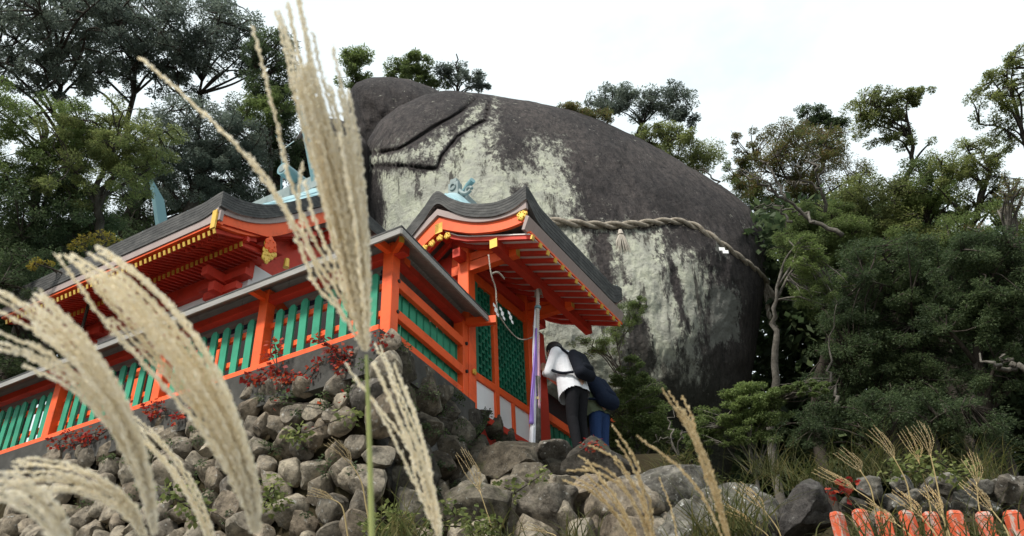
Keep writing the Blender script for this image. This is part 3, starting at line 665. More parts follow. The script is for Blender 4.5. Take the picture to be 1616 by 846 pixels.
# --- the worship hall on the right (ridge runs away from us)
HB = empty('worship_hall', tuple(np.array([W1[0], W1[1], C0[2]])), math.radians(-28.4)); tag(HB, 'small open-fronted vermilion worship hall with curved blue-topped roof before the great boulder', 'shrine hall')
PB = [(-1.15, 2.36), (-.9, 2.48), (-.68, 2.62), (-.4, 2.87), (-.18, 3.08), (.05, 2.87), (.29, 2.69), (.55, 2.57), (.77, 2.51), (1.0, 2.52), (1.2, 2.60)]
RB0, RB1 = -.46, 2.62
shrine_roof(HB, lambda u, s, z: (s, u, z), PB, RB0, RB1, .30, .13, .21, 5, [('g0', 0, 0), ('g1', 0, 0), ('e1', 0, 0), ('e0', 0, 0)], .45, .30)
cols = {}
for y in (.0, 1.62):
    MB().box(-.085, .085, y - .085, y + .085, -.1, 2.42).build('column', M['verm'], HB, bevel=.008)
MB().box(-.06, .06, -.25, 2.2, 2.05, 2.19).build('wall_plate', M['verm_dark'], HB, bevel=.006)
for y in (0.0, 1.62):
    MB().beam((-.2, y, 1.98), (.80, y, 1.98), .11, .14, 0, mend=1).build('bracket_beam', [M['verm'], M['gold']], HB)
    MB().beam((-.2, y, 2.13), (.45, y, 2.13), .09, .12).build('bracket_beam', M['verm'], HB)
MB().beam((.64, 2.5, 1.97), (.64, -.36, 1.97), .11, .13, 0, mend=1).build('eave_purlin', [M['verm_dark'], M['gold']], HB)
MB().beam((-.18, 2.5, 2.50), (-.18, -.40, 2.50), .12, .16, 0, mend=1).build('ridge_beam', [M['verm_dark'], M['gold']], HB)
MB().beam((-.9, 2.5, 2.05), (-.9, -.40, 2.05), .11, .13, 0, mend=1).build('rear_purlin', [M['verm_dark'], M['gold']], HB)
# rafters with gilded ends under pale boards
def rafter_run(root, ys, pts, w, h, name='rafter', axis='x'):
    first = None
    for y in ys:
        if first is None:
            mb = MB(); P = catmull(pts, 6)
            for i in range(len(P) - 1):
                p, q = P[i], P[i + 1]
                A = (p[0], 0, p[1]) if axis == 'x' else (0, p[0], p[1]); B = (q[0], 0, q[1]) if axis == 'x' else (0, q[0], q[1])
                mb.beam(A, B, w, h, 0, mend=1 if i == len(P) - 2 else 0)
            e = np.array(pts[-1]); d = nrmz(np.array(pts[-1]) - np.array(pts[-2])); s0 = e - d * .016; e1 = e + d * .004
            A = (s0[0], 0, s0[1]) if axis == 'x' else (0, s0[0], s0[1]); B = (e1[0], 0, e1[1]) if axis == 'x' else (0, e1[0], e1[1])
            mb.beam(A, B, w + .006, h + .006, 1, mend=1)
            first = mb.build(name, [M['verm_dark'], M['gold']], root); first.location = (0, y, 0) if axis == 'x' else (y, 0, 0)
        else: inst(first, name, root, (0, y, 0) if axis == 'x' else (y, 0, 0))
rafter_run(HB, np.linspace(-.30, 2.42, 14), [(-.15, 2.44), (.15, 2.24), (.6, 2.08), (1.18, 1.885)], .05, .055)
bp = catmull([(-.15, 2.475), (.15, 2.275), (.6, 2.112), (1.16, 1.922)], 8)
for i in range(7):                                        # boards on the rafters
    mb = MB(); p, q = bp[i], bp[i + 1]; mb.beam((p[0] + .004, -.40, (p[1] + q[1]) / 2), (p[0] + .004, 2.54, (p[1] + q[1]) / 2), .02, abs(q[0] - p[0]))
    mb = MB(); mb.add([(p[0], -.34, p[1]), (q[0] - .004, -.34, q[1]), (q[0] - .004, 2.56, q[1]), (p[0], 2.56, p[1]), (p[0], -.34, p[1] + .015), (q[0] - .004, -.34, q[1] + .015), (q[0] - .004, 2.56, q[1] + .015), (p[0], 2.56, p[1] + .015)],
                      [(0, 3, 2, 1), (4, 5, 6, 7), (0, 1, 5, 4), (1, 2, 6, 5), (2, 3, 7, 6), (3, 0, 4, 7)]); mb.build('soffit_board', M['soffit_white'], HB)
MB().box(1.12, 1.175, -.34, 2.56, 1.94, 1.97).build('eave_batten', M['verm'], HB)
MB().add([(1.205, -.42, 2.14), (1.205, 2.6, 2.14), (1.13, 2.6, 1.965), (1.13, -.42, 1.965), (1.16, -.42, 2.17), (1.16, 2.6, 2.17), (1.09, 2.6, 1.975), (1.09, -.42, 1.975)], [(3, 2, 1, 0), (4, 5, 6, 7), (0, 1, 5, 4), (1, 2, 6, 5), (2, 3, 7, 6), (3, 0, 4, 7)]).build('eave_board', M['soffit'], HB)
rafter_run(HB, np.linspace(-.30, 2.42, 14), [(-.2, 2.44), (-.5, 2.22), (-.8, 2.08), (-1.1, 1.98)], .055, .085)
# gable boards (bargeboards) with gilt ends
def barge(root, pts, depth, t, pos, name='bargeboard', mat=None):
    P = catmull(pts, 18); n = len(P); V = []
    for k in (0, t):
        for i in range(n):
            q = P[i]; dpt = depth * (1 - .15 * abs(i / (n - 1) - .5)); V += [pos(k, q[0], q[1]), pos(k, q[0], q[1] - dpt)]
    f = []; m = 2 * n
    for i in range(n - 1):
        a, b, c, d = 2 * i, 2 * i + 1, 2 * i + 3, 2 * i + 2
        f += [(a, b, c, d), (m + d, m + c, m + b, m + a), (a, d, m + d, m + a), (b, m + b, m + c, c)]
    f += [(0, m, m + 1, 1), (2 * n - 2, 2 * n - 1, m + 2 * n - 1, m + 2 * n - 2)]
    return mesh_obj(name, V, f, mat or M['verm'], root)
posB = lambda k, s, z: (s, -.40 + k, z)
barge(HB, [(-.18, 2.68), (.05, 2.555), (.3, 2.43), (.52, 2.36), (.75, 2.30), (.95, 2.28), (1.15, 2.29)], .20, .05, posB)
barge(HB, [(-.18, 2.68), (-.36, 2.58), (-.6, 2.43), (-.85, 2.27), (-1.08, 2.16)], .24, .05, posB)
barge(HB, [(-.18, 2.80), (.05, 2.65), (.3, 2.51), (.52, 2.42), (.75, 2.365), (.95, 2.35), (1.18, 2.37)], .11, .05, lambda k, s, z: (s, -.435 + k, z), 'barge_lining', M['soffit'])
barge(HB, [(-.18, 2.80), (-.4, 2.65), (-.68, 2.45), (-.9, 2.31), (-1.12, 2.20)], .11, .05, lambda k, s, z: (s, -.435 + k, z), 'barge_lining', M['soffit'])
def gilt_plate(root, c, r, nx, seed, n=7, name='gilt_fitting', mat='gold', sx=1.0):
    """cloud-edged plate: overlapping lobes"""
    rng = np.random.default_rng(seed); mb = MB(); c = np.array(c, float); nx = nrmz(nx); e1 = nrmz(np.cross((0, 0, 1), nx)); e2 = np.cross(nx, e1)
    N = 40; th = np.arange(N) * 2 * math.pi / N; R = r * (.72 + .2 * np.abs(np.sin(th * n / 2 + seed)) + .06 * np.sin(3 * th + seed))
    for k, (d, s) in enumerate(((0, 1.), (.018, 1.), (.026, .8))):
        for t, q in zip(th, R): mb.v.append(tuple(c + nx * d + (e1 * math.cos(t) * sx + e2 * math.sin(t)) * q * s))
        if k:
            for j in range(N): mb.f.append(((k - 1) * N + j, (k - 1) * N + (j + 1) % N, k * N + (j + 1) % N, k * N + j)); mb.m.append(0)
    mb.f.append(tuple(2 * N + j for j in range(N))); mb.m.append(0); mb.f.append(tuple(range(N))[::-1]); mb.m.append(0)
    for j in range(n):                                     # small pierced bosses
        t = 2 * math.pi * j / n; p = c + nx * .026 + (e1 * math.cos(t) * sx + e2 * math.sin(t)) * r * .5; mb.tube([p, p + nx * .012], [r * .13, r * .08], 8)
    return mb.build(name, M[mat], root)
gilt_plate(HB, (1.10, -.40, 2.20), .085, (0, -1, 0), 1)
for s, z in ((-.50, 2.27), (-.40, 2.27), (-.28, 2.30), (-.15, 2.34), (-.03, 2.33)): gilt_plate(HB, (s, -.40, z - .02), .058, (0, -1, 0), 3 + int(-s * 10), 5)
# front of the hall: lattice doors over white panels
MB().box(-.05, .05, .085, 1.535, -.08, .0).build('sill', M['verm_dark'], HB)
MB().box(-.05, .05, .085, 1.535, .42, .52).build('rail', M['verm'], HB, bevel=.004)
MB().box(-.05, .05, .085, 1.535, 1.86, 2.0).build('lintel', M['verm'], HB, bevel=.004)
MB().box(-.052, .052, .60, .70, .0, 1.86).build('mullion', M['verm'], HB, bevel=.004)
MB().box(-.05, .05, 1.05, 1.11, .0, .42).build('stile', M['verm'], HB, bevel=.004)
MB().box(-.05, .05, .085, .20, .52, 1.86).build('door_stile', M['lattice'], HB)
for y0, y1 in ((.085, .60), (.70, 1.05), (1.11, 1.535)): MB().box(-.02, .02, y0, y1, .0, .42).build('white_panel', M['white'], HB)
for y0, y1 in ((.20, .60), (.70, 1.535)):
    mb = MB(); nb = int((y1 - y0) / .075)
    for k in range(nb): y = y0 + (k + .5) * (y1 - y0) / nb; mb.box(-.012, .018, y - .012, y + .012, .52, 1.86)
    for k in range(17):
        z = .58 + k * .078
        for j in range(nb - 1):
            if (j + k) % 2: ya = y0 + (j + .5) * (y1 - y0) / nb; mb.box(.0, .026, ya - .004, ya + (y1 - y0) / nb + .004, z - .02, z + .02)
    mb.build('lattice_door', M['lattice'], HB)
MB().box(-.09, -.07, .0, 1.6, -.08, 2.1).build('inner_shade_wall', mat_noise('painted_shade', [(.012, .010, .010), (.03, .02, .02)], 3, .9), HB)  # near-black sheet stands in for the shade behind the lattice
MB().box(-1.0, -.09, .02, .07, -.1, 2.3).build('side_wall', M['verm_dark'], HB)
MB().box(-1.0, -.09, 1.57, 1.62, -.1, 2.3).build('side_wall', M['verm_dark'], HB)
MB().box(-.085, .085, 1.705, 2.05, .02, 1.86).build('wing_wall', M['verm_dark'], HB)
gilt_plate(HB, (.09, 0, .45), .045, (1, 0, 0), 4, 5)
MB().box(-.10, .10, -.11, .10, -.32, -.085).build('white_plinth', M['white'], HB)
# ridge-end ornament
oc = np.array([-.20, .02, 3.30])
MB().box(oc[0] - .13, oc[0] + .13, .14, 2.2, 3.26, 3.42).build('ridge_cap', M['greytile'], HB, bevel=.02)
orn = MB(); orn.box(oc[0] - .085, oc[0] + .085, -.02, .10, 3.22, 3.55); orn.box(oc[0] - .055, oc[0] + .055, -.015, .09, 3.55, 3.62)
orn.tube([(oc[0] + .045 * math.cos(t), -.03, 3.46 + .055 * math.sin(t)) for t in np.linspace(0, 2 * math.pi, 14)], .014, 6)
for s in (-1, 1):
    t = np.linspace(0, 1, 12); orn.tube([(oc[0] + s * (.07 + .20 * k), .03, 3.40 - .13 * math.sin(k * 2.2) + .03 * k) for k in t], .040 * (1 - .35 * t), 6)
    orn.tube([(oc[0] + s * (.24 + .05 * math.cos(q)), .03, 3.34 + .05 * math.sin(q)) for q in np.linspace(0, 5.2, 10)], np.linspace(.03, .014, 10), 6)
orn.build('ridge_end_ornament', M['greytile'], HB, bevel=.005)
orn = MB(); orn.tube([(oc[0] + .04, .05, 3.36), (oc[0] + .14, .05, 3.37), (oc[0] + .24, .03, 3.44)], [.035, .035, .045], 8); orn.tube([(oc[0] + .22, .04, 3.43), (oc[0] + .33, .0, 3.46)], .045, 12); orn.build('ornament_cylinder', M['teal'], HB)
# stretch of fence beyond the hall
FB = empty('side_fence', tuple(np.array([W1[0], W1[1], C0[2]]) + b_ * 2.1), math.radians(-28.4)); tag(FB, 'low vermilion side fence with sloping cap and green pickets behind the worshippers', 'fence')
MB().add([(.28, -.3, 1.06), (.28, 2.0, 1.06), (-.1, 2.0, 1.34), (-.1, -.3, 1.34), (.28, -.3, 1.10), (.28, 2.0, 1.10), (-.1, 2.0, 1.38), (-.1, -.3, 1.38)], [(0, 1, 2, 3), (7, 6, 5, 4), (0, 4, 5, 1), (1, 5, 6, 2), (2, 6, 7, 3), (3, 7, 4, 0)]).build('cap_board', M['verm'], FB)
MB().box(-.04, .05, -.3, 2.0, .52, .64).build('rail', M['verm'], FB); MB().box(-.05, .06, -.3, 2.0, .0, .12).build('base_rail', M['verm'], FB)
MB().box(-.08, -.06, -.3, 2.0, .64, 1.06).build('shade_board', bpy.data.materials['painted_shade'], FB)  # near-black board stands in for the shade under the cap
o0 = None
for k in range(12):
    o = mesh_obj('picket', *picket_mesh(.44, .13), M['lattice'], FB) if o0 is None else inst(o0, 'picket', FB); o0 = o0 or o
    o.location = (-.02, -.2 + k * .18, .11); o.rotation_euler = (0, 0, math.pi / 2)

# --- the main hall on the left (ridge runs along the fence)
HA = empty('main_hall', tuple(C0), math.radians(-28.4)); tag(HA, 'vermilion main shrine hall with thick curved eaves behind the long fence, crossed roof blades', 'shrine hall')
PA = [(.38, 3.73), (.75, 3.80), (1.19, 4.0), (1.6, 4.30), (1.98, 4.63), (2.5, 5.08), (2.92, 5.44), (3.3, 5.38), (3.7, 5.32), (4.2, 5.27), (4.7, 5.2)]
RA0, RA1 = 3.52, 8.75
shrine_roof(HA, lambda u, s, z: (-u, s, z), PA, RA0, RA1, .30, .06, .26, 6, [('g0', 0, 0), ('g1', 0, 0), ('e0', 0, 0), ('e1', 0, 0)], .5, .30)
def rafters_a(y_in, z_in, y_out, z_out, step, w, h):
    first = None
    for x in np.arange(RA0 + .16, RA1 - .1, step):
        if first is None:
            mb = MB(); mb.beam((0, y_in, z_in), (0, y_out, z_out), w, h, 0, mend=1); d = nrmz((0, y_out - y_in, z_out - z_in)); e = np.array((0, y_out, z_out))
            mb.beam(e - d * .012, e + d * .004, w + .004, h + .004, 1, mend=1); first = mb.build('rafter', [M['verm_dark'], M['gold']], HA); first.location = (-x, 0, 0)
        else: inst(first, 'rafter', HA, (-x, 0, 0))
rafters_a(1.25, 3.41, .47, 3.13, .105, .045, .07)
rafters_a(1.7, 3.33, .98, 3.19, .105, .045, .07)
mb = MB(); mb.add([(-RA0 - .05, .42, 3.20), (-RA1 + .05, .42, 3.20), (-RA1 + .05, 1.4, 3.50), (-RA0 - .05, 1.4, 3.50)], [(0, 1, 2, 3)]); mb.add([(-RA0 - .05, .42, 3.215), (-RA1 + .05, .42, 3.215), (-RA1 + .05, 1.4, 3.515), (-RA0 - .05, 1.4, 3.515)], [(3, 2, 1, 0)])
mb.build('soffit_board', M['verm_dark'], HA)
MB().box(-RA1 + .05, -RA0 - .05, .99, 1.04, 3.22, 3.30).build('flying_batten', M['verm_dark'], HA)
mb = MB(); mb.add([(-RA0 - .06, .98, 3.235), (-RA1 + .06, .98, 3.235), (-RA1 + .06, 1.75, 3.38), (-RA0 - .06, 1.75, 3.38)], [(0, 1, 2, 3), (3, 2, 1, 0)]); mb.build('soffit_board', M['verm_dark'], HA)
MB().box(-RA1 + .03, -RA0 - .03, .42, .50, 3.20, 3.235).build('eave_batten', M['verm'], HA)
MB().add([(-RA0, .40, 3.24), (-RA1, .40, 3.24), (-RA1, .40, 3.41), (-RA0, .40, 3.41), (-RA0, .46, 3.24), (-RA1, .46, 3.24), (-RA1, .46, 3.41), (-RA0, .46, 3.41)], [(0, 1, 2, 3), (7, 6, 5, 4), (0, 4, 5, 1), (2, 6, 7, 3), (0, 3, 7, 4), (1, 5, 6, 2)]).build('eave_board', M['soffit'], HA)
posA = lambda k, s, z: (-(RA0 + .07 + k), s, z)
barge(HA, [(.40, 3.42), (.80, 3.52), (1.19, 3.68), (1.6, 3.94), (1.98, 4.25), (2.5, 4.70), (2.92, 5.05)], .27, .06, posA)
barge(HA, [(2.92, 5.0), (3.3, 4.95), (3.7, 4.9), (4.2, 4.85), (4.6, 4.8)], .22, .06, posA)
barge(HA, [(.38, 3.49), (.80, 3.60), (1.19, 3.77), (1.6, 4.04), (1.98, 4.35), (2.5, 4.80), (2.92, 5.15)], .12, .05, lambda k, s, z: (-(RA0 + .04 + k), s, z), 'barge_lining', M['soffit'])
MB().box(-(RA0 + .135), -(RA0 + .045), .365, .398, 3.10, 3.42).build('barge_end_plate', M['gold'], HA)
# body of the hall: columns, white walls, brackets
for x in (4.4, 6.1, 7.8):
    MB().box(-x - .11, -x + .11, 1.42, 1.64, -.1, 3.15).build('column', M['verm'], HA, bevel=.008)
    for zz, yy in ((2.78, 1.15), (2.98, .98)):
        MB().beam((-x, 1.5, zz), (-x, yy, zz), .13, .16, 0).build('bracket_arm', [M['verm_dark'], M['gold']], HA, bevel=.005)
    for zz, wd in ((2.78, .36), (2.98, .52)): MB().beam((-x - wd, 1.38, zz), (-x + wd, 1.38, zz), .12, .12).build('bracket_arm', M['verm_dark'], HA)
MB().box(-8.2, -4.0, 1.50, 1.58, 2.32, 2.95).build('wall', M['white'], HA)
MB().box(-8.2, -4.0, 1.51, 1.59, -.1, 2.32).build('lower_wall', bpy.data.materials['painted_shade'], HA)  # near-black colour stands in for the shade behind the long fence
MB().box(-4.08, -4.0, 1.58, 4.5, 2.3, 3.25).build('wall', M['white'], HA)
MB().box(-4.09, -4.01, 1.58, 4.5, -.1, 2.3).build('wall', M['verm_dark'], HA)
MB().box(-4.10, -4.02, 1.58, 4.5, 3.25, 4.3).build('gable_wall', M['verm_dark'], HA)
MB().box(-8.3, -3.9, 1.40, 1.50, 2.93, 3.2).build('wall_plate', M['verm_dark'], HA)
MB().box(-8.3, -3.9, 1.42, 1.51, 2.25, 2.4).build('tie_beam', M['verm_dark'], HA)
for (s, z) in ((1.55, 3.35), (2.35, 4.1), (2.95, 4.5)):
    MB().beam((-8.4, s, z), (-RA0 - .22, s, z), .14, .18, 0).build('purlin', [M['verm_dark'], M['gold']], HA)
# rafters seen on the gable overhang
for k in range(7):
    x = RA0 + .24 + k * .11
    MB().beam((-x, .6, 3.15), (-x, 2.6, 4.35), .045, .075).build('rafter', M['verm_dark'], HA)
mb = MB(); mb.add([(-RA0 - .18, .6, 3.24), (-4.4, .6, 3.24), (-4.4, 2.9, 4.64), (-RA0 - .18, 2.9, 4.64)], [(0, 1, 2, 3), (3, 2, 1, 0)]); mb.build('soffit_board', M['verm_dark'], HA)
# hanging pendant on the gable
pg = gilt_plate(HA, (-(RA0 + .055), 1.45, 3.30), .20, (1, 0, 0), 2, 7, 'gable_pendant', 'gold', .8)
gilt_plate(HA, (-(RA0 + .035), 1.44, 3.38), .16, (1, 0, 0), 9, 6, 'gable_pendant', 'verm', .9)
gilt_plate(HA, (-(RA0 + .055), 1.40, 3.13), .11, (1, 0, 0), 5, 5, 'gable_pendant', 'gold', .9)
MB().tube([(-(RA0 + .14), 1.92, 3.26), (-(RA0 + .14), 1.92, 3.42)], [.05, .04], 10).build('purlin_cap', M['gold'], HA)
MB().box(-4.0, -.45, 1.2, 1.26, -.05, 1.85).build('shade_screen', bpy.data.materials['painted_shade'], HA)  # dark sheet added inside so the gaps between pickets look shaded
# crossed roof blades and ridge logs
def blade(x, w0, z0, w1, z1, name='roof_blade'):
    d = nrmz((0, w1 - w0, z1 - z0)); n = np.array([0, -d[2], d[1]]); p = np.array((x, w0, z0)); q = np.array((x, w1, z1)); V = []
    for dx in (-.05, .05):
        for c, k in ((p, -.13), (p, .13), (q, .10)): V.append(c + n * k + np.array((dx, 0, 0)))
        V.append(q - d * .42 - n * .12 + np.array((dx, 0, 0)))
    f = [(0, 1, 2, 3), (7, 6, 5, 4), (0, 4, 5, 1), (1, 5, 6, 2), (2, 6, 7, 3), (3, 7, 4, 0)]
    mesh_obj(name, V, f, M['teal'], HA)
for x in (-4.05, -8.15):
    blade(x, 3.05, 5.15, 2.2, 7.15)
MB().box(-8.35, -3.85, 2.68, 3.1, 5.55, 5.85).build('ridge_cap', M['greytile'], HA)
for x in (-4.55,):
    m_ = MB().tube([(x, 2.35, 6.0), (x, 3.5, 6.0)], .13, 16); m_.build('ridge_log', M['teal'], HA)
    MB().tube([(x, 2.345, 6.0), (x, 2.335, 6.0)], .085, 14).build('log_end_disc', M['greytile'], HA)
# antenna-like rod behind the hall
rod = MB(); p = at(444, 300, 17.5); q = at(446, 225, 17.5); rod.tube([p - np.array([0, 0, 4.]), p, q], .022, 6)
for t in (0, 2.1, 4.2): rod.tube([p * .15 + q * .85, p * .15 + q * .85 + np.array([math.cos(t) * .22, math.sin(t) * .22, .22])], .010, 5)
tag(rod.build('lightning_rod', M['teal']), 'thin teal lightning rod standing behind the left roof', 'lightning rod')
# ------------------------------------------------------------------ ropes
def twisted(name, path, R, mat, parent=None, strands=3, turns_per_m=3.0, n=160, hair=0, taper=None, seed=0):
    P = catmull(path, n); seg = np.linalg.norm(np.diff(P, axis=0), axis=1); s = np.concatenate([[0], np.cumsum(seg)])
    t = np.gradient(P, axis=0); t /= np.linalg.norm(t, axis=1)[:, None]; ref = np.array([.1, .2, .97]); mb = MB(); E1 = []; E2 = []
    for i in range(n):
        e1 = ref - t[i] * (ref @ t[i]); e1 /= np.linalg.norm(e1); E1.append(e1); E2.append(np.cross(t[i], e1)); ref = e1
    E1, E2 = np.array(E1), np.array(E2); tp = np.ones(n) if taper is None else np.interp(np.linspace(0, 1, n), *taper)
    for k in range(strands):
        ph = s * turns_per_m * 2 * math.pi + 2 * math.pi * k / strands
        mb.tube(P + (R * .52 * tp)[:, None] * (np.cos(ph)[:, None] * E1 + np.sin(ph)[:, None] * E2), R * .56 * tp, 7)
    if hair:
        rng = np.random.default_rng(seed)
        for _ in range(hair):
            i = rng.integers(0, n); an = rng.uniform(0, 6.28); o_ = math.cos(an) * E1[i] + math.sin(an) * E2[i]; p = P[i] + o_ * R * .95; q = p + o_ * R * rng.uniform(.2, .7) + t[i] * R * rng.normal(0, .9) + np.array([0, 0, -.3 * R])
            w_ = t[i] * .005; mb.add([p - w_, p + w_, q], [(0, 1, 2)])
    return mb.build(name, mat, parent, True)
def tassel(name, top, length, width, mat, parent=None, n=70, seed=0, lean=(0, 0, 0)):
    rng = np.random.default_rng(seed); mb = MB(); top = np.array(top, float)
    for k in range(n):
        an = rng.uniform(0, 6.28); r = width * math.sqrt(rng.random()); e = top + np.array([math.cos(an) * r, math.sin(an) * r, -length * rng.uniform(.75, 1.05)]) + np.array(lean)
        m_ = top + np.array([math.cos(an) * r * .55, math.sin(an) * r * .55, -length * .35]); mb.tube(catmull([top, m_, e], 5), [.012, .014, .012, .009, .004], 4)
    mb.tube([top + np.array([0, 0, .05]), top - np.array([0, 0, .12 * length])], [width * .22, width * .38], 8)
    return mb.build(name, mat, parent)
RP = [(690, 330), (760, 342), (830, 346), (875, 348), (905, 352), (940, 357), (985, 357), (1015, 353), (1045, 349), (1075, 346), (1095, 351), (1115, 368), (1140, 387), (1165, 405), (1190, 424), (1204, 436), (1209, 446)]
Df, dd, _, _ = rock_front([p[0] for p in RP], [p[1] for p in RP]); RPW = O + dd * (Df - .10)[:, None]
for _ in range(2): RPW[1:-1] = (RPW[:-2] + 2 * RPW[1:-1] + RPW[2:]) / 4
rp = empty('sacred_rope', tuple(RPW[6])); tag(rp, 'thick twisted straw rope slung round the great boulder, with tassels', 'rope'); B0 = RPW[6]
twisted('rope', RPW - B0, .092, M['straw'], rp, 2, 1.15, 240, 900, seed=4)
def rockpt(px, py, k=.1): D_, d_, _, _ = rock_front([px], [py]); return O + d_[0] * (D_[0] - k)
M['palestraw'] = mat_noise('pale_straw', [(.34, .30, .25), (.50, .46, .40)], 14, .9, .1, .2)
tassel('tassel', rockpt(979, 366, .16) - B0, .62, .19, M['palestraw'], rp, 60, 2)
tassel('tassel', RPW[-1] - B0, .60, .20, M['straw'], rp, 70, 3, (.05, 0, 0))
twisted('rope_end', [RPW[-1] - B0, RPW[-1] - B0 + np.array([-.12, .0, -.9]), RPW[-1] - B0 + np.array([-.02, 0, -1.3])], .06, M['straw'], rp, 2, 2.5, 40, 60)
def paper_streamer(name, top, parent, ex, h=.22, w_=.07, folds=3):
    V = []; f = []; top = np.array(top, float); ex = nrmz(ex); ey = np.array([ex[1], -ex[0], 0])
    for k in range(folds):
        s = (k % 2) * .5 - .25; z0 = -h * k / folds; z1 = -h * (k + 1) / folds - .012; i = len(V)
        V += [top + ex * w_ * (s - .5) + ey * .008 * k + np.array([0, 0, z0]), top + ex * w_ * (s + .5) + ey * .008 * k + np.array([0, 0, z0 - .01]), top + ex * w_ * (s + .5) + ey * .008 * k + np.array([0, 0, z1]), top + ex * w_ * (s - .5) + ey * .008 * k + np.array([0, 0, z1 + .01])]
        f.append((i, i + 1, i + 2, i + 3))
    V2 = [p + ey * .002 for p in V]; n = len(V); f += [tuple(n + j for j in q[::-1]) for q in f]
    return mesh_obj(name, V + V2, f, M['paper'], parent)
paper_streamer('paper_streamer', rockpt(1141, 390, .30) - B0, rp, (1, 0, 0), .17, .13, 2)
# thin straw rope with paper streamers under the hall's eave
HBo = np.array([W1[0], W1[1], C0[2]])
def hb(px, py, v): p = onvert(px, py, W1 - a_ * v, AZB); return p
gp = [hb(771, 402, .70), hb(775, 432, .70), hb(782, 455, .68), hb(784, 480, .65), hb(789, 500, .60), hb(812, 530, .55), hb(828, 536, .45), hb(845, 530, .4)]
gr = empty('thin_rope', tuple(gp[0])); tag(gr, 'thin sagging straw rope with white paper streamers under the right eave', 'rope')
twisted('rope', np.array(gp) - gp[0], .0095, M['palestraw'], gr, 2, 14, 90, 80)
twisted('rope_tail', [gp[1] - gp[0], hb(786, 430, .70) - gp[0], hb(796, 440, .70) - gp[0]], .012, M['palestraw'], gr, 2, 14, 24, 30)
for x, y in ((781, 480), (791, 486), (804, 492)): paper_streamer('paper_streamer', hb(x, y, .64) - gp[0], gr, b_, .16, .055, 4)
# bell rope with handle and cloths
bt = hb(849, 452, .62); bb_ = hb(846, 703, .62); br = empty('bell_rope', tuple(bt)); tag(br, 'braided white bell rope with wooden handle and purple and white cloths', 'bell rope')
up3 = bt - bb_; ln = np.linalg.norm(up3)
pt = lambda k, dx=0, dy=0: (bb_ - bt) * k + b_ * dx + v_ * dy
M['ropewhite'] = mat_noise('white_braid', [(.42, .38, .34), (.62, .58, .54)], 20, .8, .1, .3)
twisted('rope', [pt(.0), pt(.2), pt(.4), pt(.62)], .027, M['ropewhite'], br, 3, 9, 90)
tassel('top_knot', pt(-.02), .22, .06, M['straw'], br, 30, 8)
mb = MB(); mb.tube([pt(.60), pt(.61), pt(.75), pt(1.0)], [.03, .048, .05, .062], 12); mb.build('wooden_handle', M['palebark'], br, True)
mb = MB(); mb.tube([pt(.735), pt(.75)], .056, 12); mb.build('band', M['stemtan'], br)
def cloth(name, pts, wd, mat, seed):
    P = catmull(pts, 26); rng = np.random.default_rng(seed); V = []; f = []; nc = 9
    for i, p in enumerate(P):
        t = i / (len(P) - 1); wv = wd * (.35 + .65 * min(1, t * 1.6)) * (1 - .25 * max(0, t - .75) * 4)
        for j in range(nc):
            q = j / (nc - 1) - .5; V.append(p + b_ * q * wv + v_ * (.022 * math.sin(j * 1.9 + 3 * t + seed)) * (.3 + t))
    for i in range(len(P) - 1):
        for j in range(nc - 1): f.append((i * nc + j, i * nc + j + 1, (i + 1) * nc + j + 1, (i + 1) * nc + j))
    o = mesh_obj(name, V, f, mat, br, True); md = o.modifiers.new('thick', 'SOLIDIFY'); md.thickness = .006; return o
cloth('purple_cloth', [pt(.30, -.03), pt(.5, -.05), pt(.72, -.075), pt(.90, -.10)], .13, mat_noise('purple_cloth', [(.24, .14, .48), (.38, .25, .62)], 6, .8, .1, .1), 1)
cloth('white_cloth', [pt(.16, -.02, -.03), pt(.4, -.05, -.02), pt(.75, -.065, .0), pt(1.03, -.10, .0)], .075, mat_noise('white_cloth', [(.62, .60, .64), (.80, .79, .81)], 6, .8, .1, .1), 2)
cloth('pink_cloth', [pt(.34, -.0, .02), pt(.55, .0, .02), pt(.8, -.01, .03)], .05, mat_noise('pink_cloth', [(.60, .34, .42), (.72, .46, .52)], 6, .8, .1, .1), 3)
mb = MB(); mb.tube([pt(.145), pt(.16)], .045, 10); mb.build('rope_tie', M['teal'], br)

